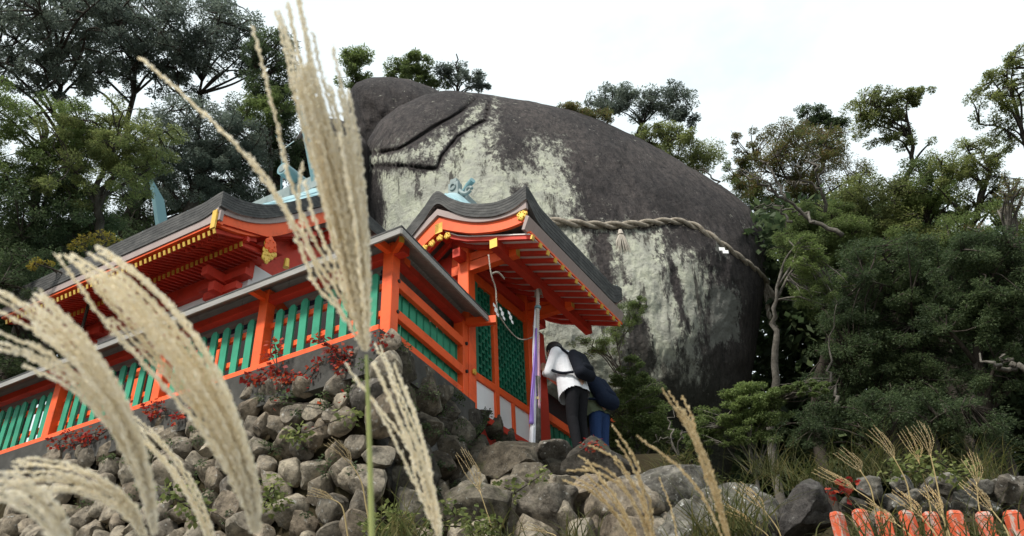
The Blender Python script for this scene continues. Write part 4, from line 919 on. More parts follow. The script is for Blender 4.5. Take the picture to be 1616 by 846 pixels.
# ------------------------------------------------------------------ people
def blob(name, prims, voxel, mat, parent, smooth=4, loc=None, cut=None):
    """union of tapered limbs and ellipsoids grown into one continuous skin"""
    mb = MB()
    for p in prims:
        if p[0] == 'c':
            A, B, r1, r2 = np.array(p[1], float), np.array(p[2], float), p[3], p[4]; d = B - A; L_ = np.linalg.norm(d); d /= L_
            ts = [-1, -.7, -.3, 0]; pts = []; rr = []
            for q in (-.98, -.8, -.4): pts.append(A + d * q * r1); rr.append(r1 * math.sqrt(1 - q * q))
            pts += [A, B]; rr += [r1, r2]
            for q in (.4, .8, .98): pts.append(B + d * q * r2); rr.append(r2 * math.sqrt(1 - q * q))
            mb.tube(pts, rr, 12)
        else:
            c, r = np.array(p[1], float), np.array(p[2], float); tilt = p[3] if len(p) > 3 else 0; V = []; nu, nv = 16, 10
            Rm = Matrix.Rotation(tilt, 3, 'Y')
            for i in range(1, nv):
                ph = math.pi * i / nv
                for j in range(nu): th = 2 * math.pi * j / nu; q = Rm @ Vector((r[0] * math.sin(ph) * math.cos(th), r[1] * math.sin(ph) * math.sin(th), r[2] * math.cos(ph))); V.append(c + np.array(q))
            f = [(i * nu + j, (i + 1) * nu + j, (i + 1) * nu + (j + 1) % nu, i * nu + (j + 1) % nu) for i in range(nv - 2) for j in range(nu)]
            f += [tuple(range(nu)), tuple((nv - 2) * nu + j for j in range(nu))[::-1]]; mb.add(V, f)
    o = mb.build(name, mat, parent, True)
    if loc is not None: o.location = loc
    md = o.modifiers.new('r', 'REMESH'); md.mode = 'VOXEL'; md.voxel_size = voxel
    ms = o.modifiers.new('s', 'SMOOTH'); ms.iterations = smooth; ms.factor = .5
    dg = bpy.context.evaluated_depsgraph_get(); me = bpy.data.meshes.new_from_object(o.evaluated_get(dg)); o.modifiers.clear(); o.data = me
    if cut is not None:                                    # hem: drop what lies below a slanting plane
        bm = bmesh.new(); bm.from_mesh(me); n_, d_ = np.array(cut[0]), cut[1]; bmesh.ops.delete(bm, geom=[v for v in bm.verts if np.array(v.co) @ n_ < d_], context='VERTS'); bm.to_mesh(me); bm.free()
    me.polygons.foreach_set('use_smooth', np.ones(len(me.polygons), bool))
    return o
M['skin'] = mat_noise('skin', [(.46, .27, .19), (.55, .34, .25)], 9, .5, .3, .03)
M['hair'] = mat_noise('black_hair', [(.008, .007, .007), (.03, .027, .026)], 40, .45, .4, .5, stretch=(1, 1, .15))
def fabric(name, c, k=.2, sc=7): return mat_noise(name, [tuple(x * (1 - k) for x in c), c, tuple(min(1, x * (1 + k)) for x in c)], sc, .9, .1, .5, bscale=16, bd=.02)
def person(label, feet, az, sc, top_c, leg_c, bow, hands=True, longtop=.10):
    """x forward, y left, z up, standing, leaning forward with palms together"""
    r = empty('person', tuple(feet), math.pi / 2 - math.radians(az)); r.scale = (sc,) * 3; tag(r, label, 'person', 'worshippers bowing at the hall')
    s_, c_ = math.sin(bow), math.cos(bow); hip = np.array([0, 0, .88])
    def T(x, y, z): return hip + np.array([x * c_ + z * s_, y, -x * s_ + z * c_])        # torso frame pivoting at the hip
    neck, hdc = T(.04, 0, .53), T(.135, 0, .64)
    sh = [T(.0, y, .47) for y in (.165, -.165)]; el = [T(.16, y, .26) for y in (.205, -.205)]; wrr = [T(.33, y, .42) for y in (.035, -.035)]
    leg = [((-.01, .085, .88), (.015, .09, .48), (-.03, .095, .07)), ((-.01, -.085, .88), (.03, -.09, .48), (-.0, -.095, .07))]
    body = [('e', T(0, 0, .05), (.12, .165, .14), bow), ('e', T(.0, 0, .32), (.115, .165, .24), bow), ('c', T(0, 0, .44), neck, .075, .055), ('c', neck, hdc, .052, .055), ('e', hdc, (.093, .075, .115), bow + .7),
            ('e', hdc + np.array(T(.085, 0, 0) - hip) + np.array([0, 0, -.025]), (.018, .014, .022)), ('e', hdc + np.array([.0, .078, -.01]), (.02, .01, .03)), ('e', hdc + np.array([.0, -.078, -.01]), (.02, .01, .03)),
            ('e', hdc + np.array(T(.06, 0, -.07) - hip), (.035, .035, .03))]
    for i in (0, 1):
        body += [('c', sh[i], el[i], .05, .042), ('c', el[i], wrr[i], .04, .027)]
        h, k, f_t = map(np.array, leg[i]); body += [('c', h, k, .085, .058), ('c', k, f_t, .055, .038), ('c', f_t + np.array([-.04, 0, -.03]), f_t + np.array([.15, 0, -.045]), .036, .028)]
        sg = (1, -1)[i]; fd = nrmz(T(.35, 0, .62) - T(.33, 0, .42)); w0 = wrr[i]; palm = w0 + fd * .075 + np.array([0, -sg * .018, 0])
        body += [('c', w0, palm, .026, .03)]
        for j, (o_, l_) in enumerate(((-.03, .075), (-.01, .09), (.01, .085), (.03, .065))):
            side = np.array([fd[2], 0, -fd[0]]); k0 = palm + side * o_ + fd * .02; k1 = k0 + fd * l_ * .55; k2 = k1 + fd * l_ * .45 + np.array([0, -sg * .008, 0]); body += [('c', k0, k1, .0095, .009), ('c', k1, k2, .009, .0075)]
        th = palm - np.array([fd[2], 0, -fd[0]]) * .035; body += [('c', w0 + fd * .03, th + fd * .03, .011, .0095), ('c', th + fd * .03, th + fd * .06, .0095, .008)]
    blob('body', body, .0075, M['skin'], r, 3)
    blob('hair', [('e', hdc + np.array(T(-.028, 0, .02) - hip), (.106, .094, .124), bow + .7), ('e', hdc + np.array(T(-.05, 0, -.05) - hip), (.07, .082, .09), bow), ('c', hdc + np.array(T(-.02, .055, -.02) - hip), hdc + np.array(T(.03, .06, -.12) - hip), .04, .02), ('c', hdc + np.array(T(-.02, -.055, -.02) - hip), hdc + np.array(T(.03, -.06, -.12) - hip), .04, .02)], .012, M['hair'], r, 3)
    top = [('c', (.01, .06, .70), T(0, .07, .30), .165, .125), ('c', (.01, -.06, .70), T(0, -.07, .30), .165, .125), ('e', T(0, 0, .32), (.135, .18, .24), bow), ('c', T(0, .09, .43), T(0, -.09, .43), .08, .08), ('c', T(0, 0, .43), T(.02, 0, .49), .075, .058)]
    for i in (0, 1): top += [('c', sh[i], el[i], .078, .066), ('c', el[i], el[i] + (wrr[i] - el[i]) * .86, .062, .045)]
    blob('jacket', top, .012, top_c, r, 3, cut=((.45, 0, 1.), .775))
    leg_ = [('e', (0, 0, .84), (.10, .14, .10))]
    for i in (0, 1): h, k, f_t = map(np.array, leg[i]); leg_ += [('c', h + np.array([.0, 0, -.05]), k, .090, .070), ('c', k, f_t + np.array([0, 0, .03]), .070, .055)]
    blob('trousers', leg_, .012, leg_c, r, 3)
    for i in (0, 1): f_t = np.array(leg[i][2]); blob('shoe', [('c', f_t + np.array([-.05, 0, -.03]), f_t + np.array([.16, 0, -.04]), .046, .036)], .012, M['black'], r, 2)
    return r, T, (lambda p: np.array(r.matrix_basis @ Vector(p)))
def backpack(label, prs, T, mat, group, w=.30, h=.46, d=.17, z0=.28):
    r, T_, _ = prs; root = empty('backpack', r.location, r.rotation_euler[2]); root.scale = r.scale; tag(root, label, 'backpack', group)
    c = lambda x, y, z: T_(x, y, z)
    pr = [('c', c(-.19, y, z0 - h * .30), c(-.17, y, z0 + h * .30), d * .55, d * .48) for y in (-w * .28, 0, w * .28)] + [('c', c(-.19, -w * .3, z0 - h * .33), c(-.19, w * .3, z0 - h * .33), d * .55, d * .55)]
    blob('bag', pr, .013, mat, root, 14)
    blob('front_pocket', [('c', c(-.245, -w * .20, z0 - h * .20), c(-.245, w * .20, z0 - h * .20), d * .34, d * .34)], .012, mat, root, 8)
    for s in (-1, 1):
        mb = MB(); P = catmull([c(-.13, s * .10, z0 + h * .36), c(-.02, s * .13, .565), c(.115, s * .15, .46), c(.15, s * .175, .36), c(.09, s * .222, .24), c(-.03, s * .222, .12), c(-.14, s * .15, z0 - h * .30)], 20); mb.tube(P, .017, 6); mb.build('strap', mat, root, True)
    mb = MB(); mb.tube(catmull([c(-.14, -.03, z0 + h * .42), c(-.16, 0, z0 + h * .52), c(-.14, .03, z0 + h * .42)], 8), .009, 6); mb.build('carry_loop', mat, root)
    mb = MB(); mb.tube([c(-.325, -.09, z0 + .06), c(-.325, .09, z0 + .06)], .005, 5); mb.build('zip', M['greywood'], root)
hip1 = at(908, 612, 10.5); feet1 = np.array([hip1[0], hip1[1], hip1[2] - .94])
P1 = person('worshipper in white jacket and black trousers bowing with palms together', feet1, -48, 1.07, fabric('white_jacket', (.62, .63, .66), .08), fabric('black_trousers', (.012, .012, .014)), math.radians(15))
backpack('black backpack worn by the worshipper in the white jacket', P1, None, fabric('black_nylon', (.012, .014, .020)), 'worn backpacks', .27, .44, .15, .22)
hip2 = at(944, 650, 11.2); feet2 = np.array([hip2[0], hip2[1], hip2[2] - .92])
P2 = person('worshipper in olive top and blue jeans, half hidden behind the one in white', feet2, -50, 1.05, fabric('olive_top', (.10, .12, .075)), fabric('blue_jeans', (.022, .045, .12)), math.radians(22))
backpack('large navy backpack worn by the worshipper in blue jeans', P2, None, fabric('navy_nylon', (.012, .018, .035)), 'worn backpacks', .32, .52, .19, .20)

# ------------------------------------------------------------------ loose boulders on the bank
def boulder(label, px, py, D, sx, sy, sz, mat, seed, rot=0, name='boulder', flat=0.0, group='boulders on the bank'):
    rng = np.random.default_rng(seed); bm = bmesh.new(); bmesh.ops.create_icosphere(bm, subdivisions=4, radius=1.0); ph = Vector(rng.uniform(0, 50, 3))
    planes = [(Vector(nrmz(rng.normal(0, 1, 3))), rng.uniform(.5, .85)) for _ in range(12)]
    for v in bm.verts:
        p = v.co.copy()
        for n_, d_ in planes:
            k = p.dot(n_)
            if k > d_: p -= n_ * (k - d_) * .95
        p += v.co * (mnoise.fractal(p * 1.2 + ph, .9, 2.1, 5) * .13 + mnoise.noise(p * 5 + ph) * .03 - abs(mnoise.noise(p * 2.3 + ph)) * .10); v.co = p
    me = bpy.data.meshes.new(name); bm.to_mesh(me); bm.free(); me.materials.append(mat); me.polygons.foreach_set('use_smooth', np.ones(len(me.polygons), bool)); me.set_sharp_from_angle(angle=math.radians(30))
    o = link(bpy.data.objects.new(name, me)); o.location = at(px, py, D); o.scale = (sx, sy, sz); o.rotation_euler = (rng.normal(0, .15), rng.normal(0, .15), rot)
    return tag(o, label, 'boulder', group)
boulder('flat-topped pale stone at the foot of the bell rope', 872, 728, 9.3, .33, .35, .20, M['paleboulder'], 1, .3)
boulder('brown rounded boulder below the worshippers feet, with red leaves', 938, 742, 9.0, .50, .42, .42, M['mossstone'], 2, .5)
boulder('jagged lichen-spotted boulder right of the brown boulder', 1045, 778, 8.4, .55, .5, .42, M['paleboulder'], 3, 1)
boulder('long pale lichen-covered boulder left of the dark round one', 1170, 818, 8.0, .62, .5, .34, M['paleboulder'], 4, .2)
boulder('dark round boulder beside the orange stakes', 1268, 806, 7.8, .30, .32, .26, M['darkboulder'], 5, .8)
boulder('mossy boulder half way up the bank under the white panels', 800, 742, 9.0, .45, .4, .36, M['mossstone'], 6, .4)
boulder('brown block low on the bank between the plumes', 858, 812, 8.0, .40, .4, .34, M['stone'], 7, .1)
boulder('pale angular stone wedged left of the golden spike', 1085, 838, 7.4, .34, .3, .3, M['paleboulder'], 8, 2)
boulder('mossy stone at the bottom of the bank near the corner', 760, 815, 7.9, .42, .4, .36, M['mossstone'], 9, 2.2)
boulder('grey stone tucked under the jagged boulder', 985, 812, 8.0, .42, .4, .34, M['stone'], 10, 1.2)
boulder('small mossy stone above the brown block', 835, 770, 8.6, .3, .3, .26, M['mossstone'], 11, .2)
boulder('brown stone under the brown rounded boulder', 920, 790, 8.3, .36, .35, .3, M['stone'], 12, .9)
boulder('mossy flank boulder below the hall sill', 860, 760, 9.6, .6, .5, .5, M['mossstone'], 13, .9)
# low dry wall behind the stakes
lw = empty('stone_wall'); tag(lw, 'low crumbling wall of lichen-white stones behind the orange stakes', 'stone wall'); rng = np.random.default_rng(12)
for (px, py, s) in ((1372, 772, 24), (1405, 800, 20), (1425, 768, 22), (1448, 792, 20), (1475, 770, 22), (1500, 768, 19), (1520, 795, 22), (1540, 770, 20), (1565, 772, 22), (1590, 778, 26), (1612, 776, 22), (1350, 800, 20), (1480, 805, 22), (1555, 808, 20), (1598, 812, 20), (1425, 818, 18), (1380, 822, 20)):
    o = boulder('x', px, py, 8.2 + rng.normal(0, .15), s * .0068, s * .0066, s * .0058, M['paleboulder'], int(px), rng.uniform(0, 6), 'stone'); o.parent = lw
    for k in ('label', 'category', 'group'): del o[k]
# weathered orange stakes
M['stake'] = painted('weathered_orange', (.50, .085, .032), (.36, .29, .25), .8)
st_n = M['stake'].node_tree
for nn in st_n.nodes:
    if nn.type == 'VALTORGB' and len(nn.color_ramp.elements) == 2: nn.color_ramp.elements[0].position = .50; nn.color_ramp.elements[1].position = .60
names = ['leftmost weathered orange stake, beside the dark round boulder', 'second weathered orange stake from the dark round boulder', 'third orange stake from the left, flaking to bare wood', 'fourth orange stake from the left, behind dry grass', 'fifth orange stake from the left in the bottom right corner', 'sixth orange stake from the left, third from the right edge', 'second orange stake from the right edge of the photo', 'rightmost weathered orange stake at the edge of the photo']
rng = np.random.default_rng(77)
for (px, py, lb) in zip((1319, 1355, 1391, 1428, 1466, 1504, 1550, 1594), (808, 804, 808, 806, 808, 806, 808, 806), names):
    t = at(px, py, 6.4); wv = .045; bm_ = MB(); L_ = t[2] - gz(t[0], t[1]) + .1
    bm_.box(-wv, wv, -.035, .035, -L_, -.03); bm_.add([(-wv, -.035, -.03), (wv, -.035, -.03), (wv, .035, -.03), (-wv, .035, -.03), (-wv * .8, -.02, 0), (wv * .8, -.02, 0), (wv * .8, .03, .0), (-wv * .8, .03, .0)], [(4, 5, 6, 7), (0, 1, 5, 4), (1, 2, 6, 5), (2, 3, 7, 6), (3, 0, 4, 7)])
    o = bm_.build('fence_stake', M['stake'], bevel=.006); o.location = t; o.rotation_euler = (rng.normal(0, .03), rng.normal(0, .05), rng.normal(.25, .15)); tag(o, lb, 'stake', 'orange stakes')
# ------------------------------------------------------------------ trees
def leaves(centres, radii, per, size, rng, flat=.6, droop=.25, aspect=.42, shell=.0):
    n = len(centres) * per; c = np.repeat(centres, per, 0); r = np.repeat(radii, per)[:, None]
    g = rng.normal(0, 1, (n, 3)); g /= np.linalg.norm(g, axis=1)[:, None]; rad = (shell + (1 - shell) * rng.random(n) ** (1 / 2.2))[:, None]
    p = c + g * rad * r * np.array([1, 1, flat])
    d = g + rng.normal(0, .7, (n, 3)); d[:, 2] = d[:, 2] * .5 - droop; d /= np.linalg.norm(d, axis=1)[:, None]
    nr = rng.normal(0, .6, (n, 3)) + np.array([0, 0, 1.0]); s = np.cross(d, nr); s /= np.linalg.norm(s, axis=1)[:, None] + 1e-9
    L_ = size * rng.uniform(.65, 1.3, n)[:, None]; w_ = L_ * aspect
    q = p + d * L_ * .45
    return np.stack([p, q + s * w_ * .5, p + d * L_, q - s * w_ * .5], 1)
def tree(name, label, D, base, crowns, leafmat, lsize, per, seed, trunk_r=.16, bark='trunk', lean=None, clump=(.16, .30), depth=.7, group=None, cat='tree', flat=.6, limbs=9, twig=.012, path=None, shellb=.55, droop=.25):
    rng = np.random.default_rng(seed); k = D / F; lsize *= .60
    C = []; R_ = []
    for (px, py, rx, ry, n) in crowns:
        c0 = at(px, py, D); ex, ey = rt, up
        for _ in range(int(n * 2.1)):
            t = rng.uniform(0, 2 * math.pi); q = rng.random() ** shellb; dz = rng.normal(0, .45) * depth * rx * k
            C.append(c0 + ex * math.cos(t) * q * rx * k + ey * math.sin(t) * q * ry * k + fw * dz); R_.append(min(rx, ry * 1.3) * k * rng.uniform(*clump) * .66)
    C = np.array(C); R_ = np.array(R_)
    b = at(base[0], base[1], D); g = gz(b[0], b[1]); foot = np.array([b[0], b[1], min(g, b[2]) - .1]); cm = C.mean(0)
    root = empty(name, tuple(foot)); tag(root, label, cat, group)
    if path is None: path = [b, b * .5 + cm * .5 + rng.normal(0, .25, 3) * trunk_r * 4, cm * .9 + b * .1 + np.array([0, 0, .2])]
    else: path = [at(x, y, D) for x, y in path]
    if path[0][2] > foot[2] + .15: path = [foot] + path
    tp = catmull(path, 22); mb = MB(); tr = np.interp(np.linspace(0, 1, 22), [0, .06, .5, 1], [trunk_r * 1.35, trunk_r, trunk_r * .7, trunk_r * .22]); tp[2:-1] += rng.normal(0, trunk_r * .25, tp[2:-1].shape)
    mb.tube(tp - foot, tr, 9)
    idx = rng.choice(len(C), min(limbs, len(C)), replace=False); bp = [tp[8:]]; 
    for i in idx:
        e = C[i]; j = int(np.clip(np.argmin(np.linalg.norm(tp - e, axis=1) + np.maximum(0, tp[:, 2] - e[2] + .5) * 2), 6, 20)); s = tp[j]; m_ = s * .5 + e * .5 + np.array([0, 0, .12 * np.linalg.norm(e - s)]) + rng.normal(0, .06, 3) * np.linalg.norm(e - s)
        P = catmull([s, m_, e], 10); mb.tube(P - foot, np.linspace(max(tr[j] * .6, twig * 2), twig, 10), 6); bp.append(P[3:])
    BP = np.vstack(bp)
    for i in range(len(C)):
        j = np.argmin(np.linalg.norm(BP - C[i], axis=1)); s = BP[j]; e = C[i] + (C[i] - s) * .2; ln = np.linalg.norm(e - s)
        if ln < .05: continue
        mb.tube(catmull([s, (s + e) / 2 + rng.normal(0, .1, 3) * ln + np.array([0, 0, .08 * ln]), e], 5) - foot, np.linspace(twig * 1.5, twig * .5, 5), 4, cap=False)
    mb.build('trunk', M[bark], root, True)
    V = leaves(C, R_, int(per * (1.75 if D < 19.5 else 1.25)), lsize * (.80 if D < 19.5 else .9), rng, flat, droop) - foot
    V = np.stack([V[:, 0], V[:, 1] * .8 + V[:, 2] * .2, V[:, 3] * .5 + V[:, 2] * .5], 1) if D > 13 else V      # distant leaves are single triangles
    quads_obj('crown', V, M[leafmat], root, V.shape[1])
    return root
GL, GT, GR = 'trees on the left behind the main hall', 'trees above the boulder', 'trees to the right of the boulder'
# left side: tall airy crowns against the sky, maples lower down
tree('airy_tree', 'tall airy dark tree filling the top left corner', 24, (100, 420), [(50, 45, 130, 62, 66), (0, 110, 70, 40, 16), (140, 25, 90, 50, 30), (90, 120, 70, 36, 14)], 'lf_haze', .24, 100, 1, .17, clump=(.16, .30), group=GL, limbs=16, path=[(110, 420), (100, 220), (85, 90)], twig=.02)
tree('airy_tree', 'airy dark tree second from the left against the sky, branches showing', 25, (205, 420), [(200, 45, 100, 62, 60), (245, 110, 50, 40, 14), (160, 120, 50, 36, 10)], 'lf_haze', .24, 100, 2, .17, clump=(.16, .30), group=GL, limbs=14, path=[(205, 420), (203, 230), (215, 90)], twig=.02)
tree('airy_tree', 'airy round-topped tree just left of the tall foreground plume', 25, (310, 420), [(325, 50, 75, 60, 54), (385, 85, 30, 40, 12), (290, 120, 40, 36, 9)], 'lf_haze', .23, 100, 3, .14, clump=(.20, .36), group=GL, limbs=14, path=[(300, 420), (312, 240), (320, 110)], twig=.02)
tree('maple_tree', 'mid green layered tree at the left edge', 18, (40, 480), [(60, 200, 100, 40, 40), (20, 260, 70, 50, 22), (130, 235, 60, 36, 16)], 'lf_mid', .15, 150, 4, .15, clump=(.22, .42), group=GL, flat=.38, limbs=12, path=[(45, 480), (60, 320), (70, 190)])
tree('maple_tree', 'lighter green layered tree left of the roof blade', 17, (165, 460), [(180, 215, 85, 40, 36), (150, 285, 70, 40, 26), (215, 265, 50, 40, 16)], 'lf_light', .13, 150, 5, .13, clump=(.22, .42), group=GL, flat=.36, limbs=14, path=[(160, 460), (155, 330), (165, 250)])
tree('evergreen_tree', 'dense dark evergreen between the airy trees and the left roof', 20, (330, 420), [(320, 215, 90, 50, 62), (290, 275, 90, 46, 46), (365, 265, 60, 55, 38)], 'lf_haze', .17, 135, 6, .22, clump=(.20, .34), group=GL, limbs=12)
tree('evergreen_tree', 'dark green evergreen partly behind the tall plume', 21, (440, 420), [(430, 110, 40, 60, 40), (420, 200, 55, 60, 46), (445, 270, 45, 60, 34)], 'lf_deep', .17, 125, 7, .2, clump=(.24, .42), group=GL, limbs=10)
tree('bright_shrub', 'bright green rounded bush beside the side boulder', 20, (425, 300), [(415, 180, 28, 26, 12), (445, 160, 20, 25, 8), (395, 165, 18, 16, 5)], 'lf_mid', .12, 130, 17, .06, clump=(.35, .6), group=GL, cat='bush', limbs=5)
tree('evergreen_tree', 'low dark tree at the left edge above the pale plumes', 18, (60, 520), [(60, 330, 110, 60, 70), (10, 400, 60, 50, 24), (130, 370, 60, 40, 20)], 'lf_deep', .17, 130, 8, .2, clump=(.22, .38), group=GL, limbs=10)
tree('evergreen_tree', 'shadowy tree with sky glints right above the left roof', 22, (235, 420), [(235, 320, 80, 50, 46), (330, 310, 70, 35, 30), (420, 330, 50, 30, 16)], 'lf_deep', .17, 120, 9, .24, clump=(.20, .36), group=GL, limbs=10, path=[(190, 450), (210, 330), (260, 270)])
tree('yellow_shrub', 'yellow-leaved shrub at the left end of the main roof', 15.5, (150, 440), [(160, 380, 28, 12, 7), (125, 390, 12, 7, 2), (62, 418, 18, 10, 3)], 'lf_yellow', .13, 34, 10, .03, clump=(.35, .6), group=GL, cat='shrub', limbs=6)
tree('dark_bush', 'dark bush at the far left end of the long fence', 16.5, (20, 640), [(20, 440, 70, 40, 26), (30, 575, 70, 40, 26)], 'lf_deep', .15, 120, 11, .06, clump=(.3, .5), group=GL, cat='bush', limbs=6)
# above the boulder
tree('hill_tree', 'dark tree peeping just right of the tall plume', 33, (560, 240), [(565, 95, 22, 20, 18), (560, 125, 28, 16, 12)], 'lf_mid', .26, 90, 20, .14, clump=(.3, .55), group=GT, limbs=6)
tree('hill_tree', 'green twin-crowned tree over the rear boulder', 33, (650, 260), [(640, 112, 36, 18, 22), (660, 98, 20, 14, 10), (680, 130, 30, 14, 12)], 'lf_mid', .26, 90, 21, .16, clump=(.3, .55), group=GT, limbs=6)
tree('hill_tree', 'small dark open tree with a bare leader on the boulder skyline', 33, (725, 260), [(715, 115, 26, 16, 14), (745, 125, 24, 12, 10), (760, 137, 12, 6, 3)], 'lf_haze', .28, 60, 22, .10, clump=(.25, .5), group=GT, limbs=8, path=[(722, 260), (722, 150), (720, 85)])
tree('hill_tree', 'broad dark tree on the skyline right of the boulder top', 31, (1020, 300), [(960, 158, 36, 22, 20), (1005, 160, 34, 26, 20), (1060, 160, 40, 26, 26), (1080, 190, 24, 14, 8)], 'lf_haze', .26, 75, 23, .16, clump=(.26, .5), group=GT, limbs=10)
tree('hill_bush', 'low olive bush on the boulder crest', 24, (925, 230), [(905, 172, 26, 8, 12), (940, 184, 34, 9, 14)], 'lf_olive', .14, 110, 24, .05, clump=(.7, 1.2), group=GT, cat='bush', limbs=5)
tree('hill_tree', 'fresh green rounded tree behind the sloping right shoulder', 26, (1080, 400), [(1045, 215, 46, 20, 22), (1090, 245, 50, 28, 26), (1060, 250, 60, 26, 18)], 'lf_light', .19, 120, 25, .12, clump=(.3, .55), group=GT, limbs=8)
# right side
tree('rust_tree', 'olive tree tinged rust red beyond the dead branches', 25.5, (1265, 470), [(1260, 235, 70, 42, 50), (1220, 290, 60, 40, 34), (1310, 285, 60, 40, 32), (1180, 230, 24, 30, 8)], 'lf_olive', .17, 130, 30, .16, clump=(.22, .42), group=GR, limbs=14)
tree('dark_pine', 'dark conical tree top behind the rust tinged tree', 28.5, (1290, 330), [(1290, 180, 26, 16, 12), (1318, 190, 18, 12, 6), (1290, 215, 40, 20, 14)], 'lf_deep', .22, 95, 31, .12, clump=(.35, .6), group=GR, limbs=6)
tree('airy_tree', 'slender airy tree with rounded top against the white sky', 21, (1400, 470), [(1395, 165, 46, 26, 26), (1440, 150, 26, 14, 8), (1380, 200, 34, 24, 12), (1430, 215, 30, 20, 8)], 'lf_light', .17, 85, 32, .11, clump=(.22, .42), group=GR, limbs=14, path=[(1408, 480), (1415, 330), (1440, 250), (1430, 180)], bark='trunk')
tree('airy_tree', 'mid green tree with drooping crown right of the slender one', 20, (1465, 500), [(1460, 290, 48, 36, 32), (1440, 340, 44, 30, 18), (1490, 320, 30, 30, 12)], 'lf_mid', .15, 120, 33, .12, clump=(.24, .44), group=GR, limbs=10, path=[(1462, 500), (1465, 400), (1462, 310)])
tree('airy_tree', 'tall loose-leaved tree leaning in at the right edge', 18, (1600, 520), [(1580, 150, 40, 34, 18), (1610, 110, 26, 30, 12), (1600, 200, 40, 30, 10)], 'lf_light', .15, 75, 34, .13, clump=(.2, .38), group=GR, limbs=12, path=[(1640, 560), (1635, 350), (1610, 190)])
tree('airy_tree', 'open tree with forked dark limbs near the right edge', 19, (1530, 520), [(1540, 250, 46, 28, 24), (1500, 275, 30, 22, 9), (1570, 310, 46, 30, 16), (1520, 330, 24, 20, 6)], 'lf_light', .15, 85, 35, .12, clump=(.22, .42), group=GR, limbs=14, path=[(1480, 520), (1500, 420), (1545, 330), (1560, 260)])
tree('bushy_tree', 'broad bushy green tree behind the thin pale trunk', 18.6, (1290, 690), [(1290, 385, 62, 44, 50), (1345, 400, 66, 50, 56), (1290, 450, 40, 50, 26), (1300, 350, 60, 30, 24)], 'lf_mid', .14, 135, 36, .15, clump=(.22, .40), group=GR, limbs=14, path=[(1290, 700), (1298, 580), (1325, 450), (1310, 380)])
tree('bushy_tree', 'dark bushy tree in the middle of the right-hand wood', 16.5, (1420, 700), [(1420, 430, 90, 50, 66), (1390, 500, 90, 40, 50), (1480, 480, 60, 50, 40), (1440, 560, 100, 40, 40)], 'lf_deep', .15, 135, 37, .14, clump=(.22, .40), group=GR, limbs=12)
tree('bushy_tree', 'shaded tree with leaning dark trunk at the right edge', 15, (1580, 780), [(1560, 420, 70, 50, 50), (1600, 500, 60, 50, 40), (1530, 500, 60, 40, 34), (1590, 590, 60, 40, 24)], 'lf_deep', .14, 130, 38, .17, clump=(.22, .40), group=GR, limbs=12, path=[(1580, 785), (1562, 680), (1545, 580), (1555, 460)])
tree('twig_tree', 'fine-twigged half-bare tree at the right edge', 16, (1620, 560), [(1590, 360, 50, 60, 16), (1600, 300, 30, 30, 6)], 'lf_olive', .10, 40, 39, .10, 'palebark', clump=(.2, .4), group=GR, limbs=30, twig=.014)
tree('thin_tree', 'thin pale-barked tree standing right beside the great boulder', 14, (1222, 738), [(1275, 400, 30, 30, 16), (1290, 450, 36, 30, 12)], 'lf_mid', .12, 90, 40, .085, 'palebark', clump=(.26, .46), group=GR, limbs=3, path=[(1222, 738), (1221, 640), (1225, 540), (1222, 490), (1236, 420)])
tree('under_bush', 'glossy dark bush low in the shade of the right-hand wood', 15.8, (1400, 720), [(1380, 560, 70, 34, 30), (1330, 620, 60, 40, 16), (1450, 620, 80, 40, 16)], 'lf_deep', .15, 110, 41, .05, clump=(.3, .55), group=GR, cat='bush', limbs=8)
tree('spray_bush', 'fresh green bush spreading a flat spray in front of the thin pale trunk', 11.5, (1190, 740), [(1270, 612, 40, 9, 14), (1190, 630, 46, 22, 26), (1150, 672, 50, 24, 26), (1205, 660, 40, 26, 16), (1110, 695, 30, 20, 10)], 'lf_mid', .075, 110, 42, .03, 'palebark', clump=(.35, .65), group=GR, cat='bush', limbs=14, flat=.35, twig=.006)
tree('rock_bush', 'green bush at the foot of the great boulder behind the worshippers', 11.8, (1010, 740), [(1010, 640, 36, 44, 34), (990, 590, 24, 28, 10), (1040, 690, 34, 28, 20), (985, 690, 24, 30, 12)], 'lf_mid', .075, 110, 43, .03, 'palebark', clump=(.34, .6), group=GR, cat='bush', limbs=14, flat=.5, twig=.006)
tree('rock_bush', 'leafy sprigs growing against the boulder under the hall eave', 13.2, (985, 620), [(985, 500, 26, 22, 12), (960, 540, 26, 20, 10), (1005, 480, 14, 14, 5), (930, 545, 30, 16, 8)], 'lf_mid', .08, 90, 44, .025, 'palebark', clump=(.34, .6), group=GR, cat='bush', limbs=10, twig=.006)
tree('bushy_tree', 'fresh green tree filling the gap beside the boulder shoulder', 25.5, (1215, 600), [(1190, 320, 36, 40, 26), (1230, 350, 46, 36, 26), (1165, 275, 24, 24, 12)], 'lf_mid', .15, 120, 50, .1, clump=(.26, .46), group=GR, limbs=8)
tree('bushy_tree', 'pale green tree under the slender airy one', 19.6, (1400, 600), [(1385, 320, 60, 44, 44), (1350, 340, 50, 40, 26), (1430, 390, 60, 36, 30), (1500, 400, 60, 36, 30)], 'lf_light', .15, 115, 51, .12, clump=(.24, .44), group=GR, limbs=10)
tree('bushy_tree', 'green tree filling the right edge below the twigs', 17.5, (1560, 640), [(1560, 370, 60, 40, 34), (1610, 420, 40, 50, 24), (1520, 420, 50, 36, 22)], 'lf_mid', .14, 110, 52, .12, clump=(.24, .44), group=GR, limbs=10)
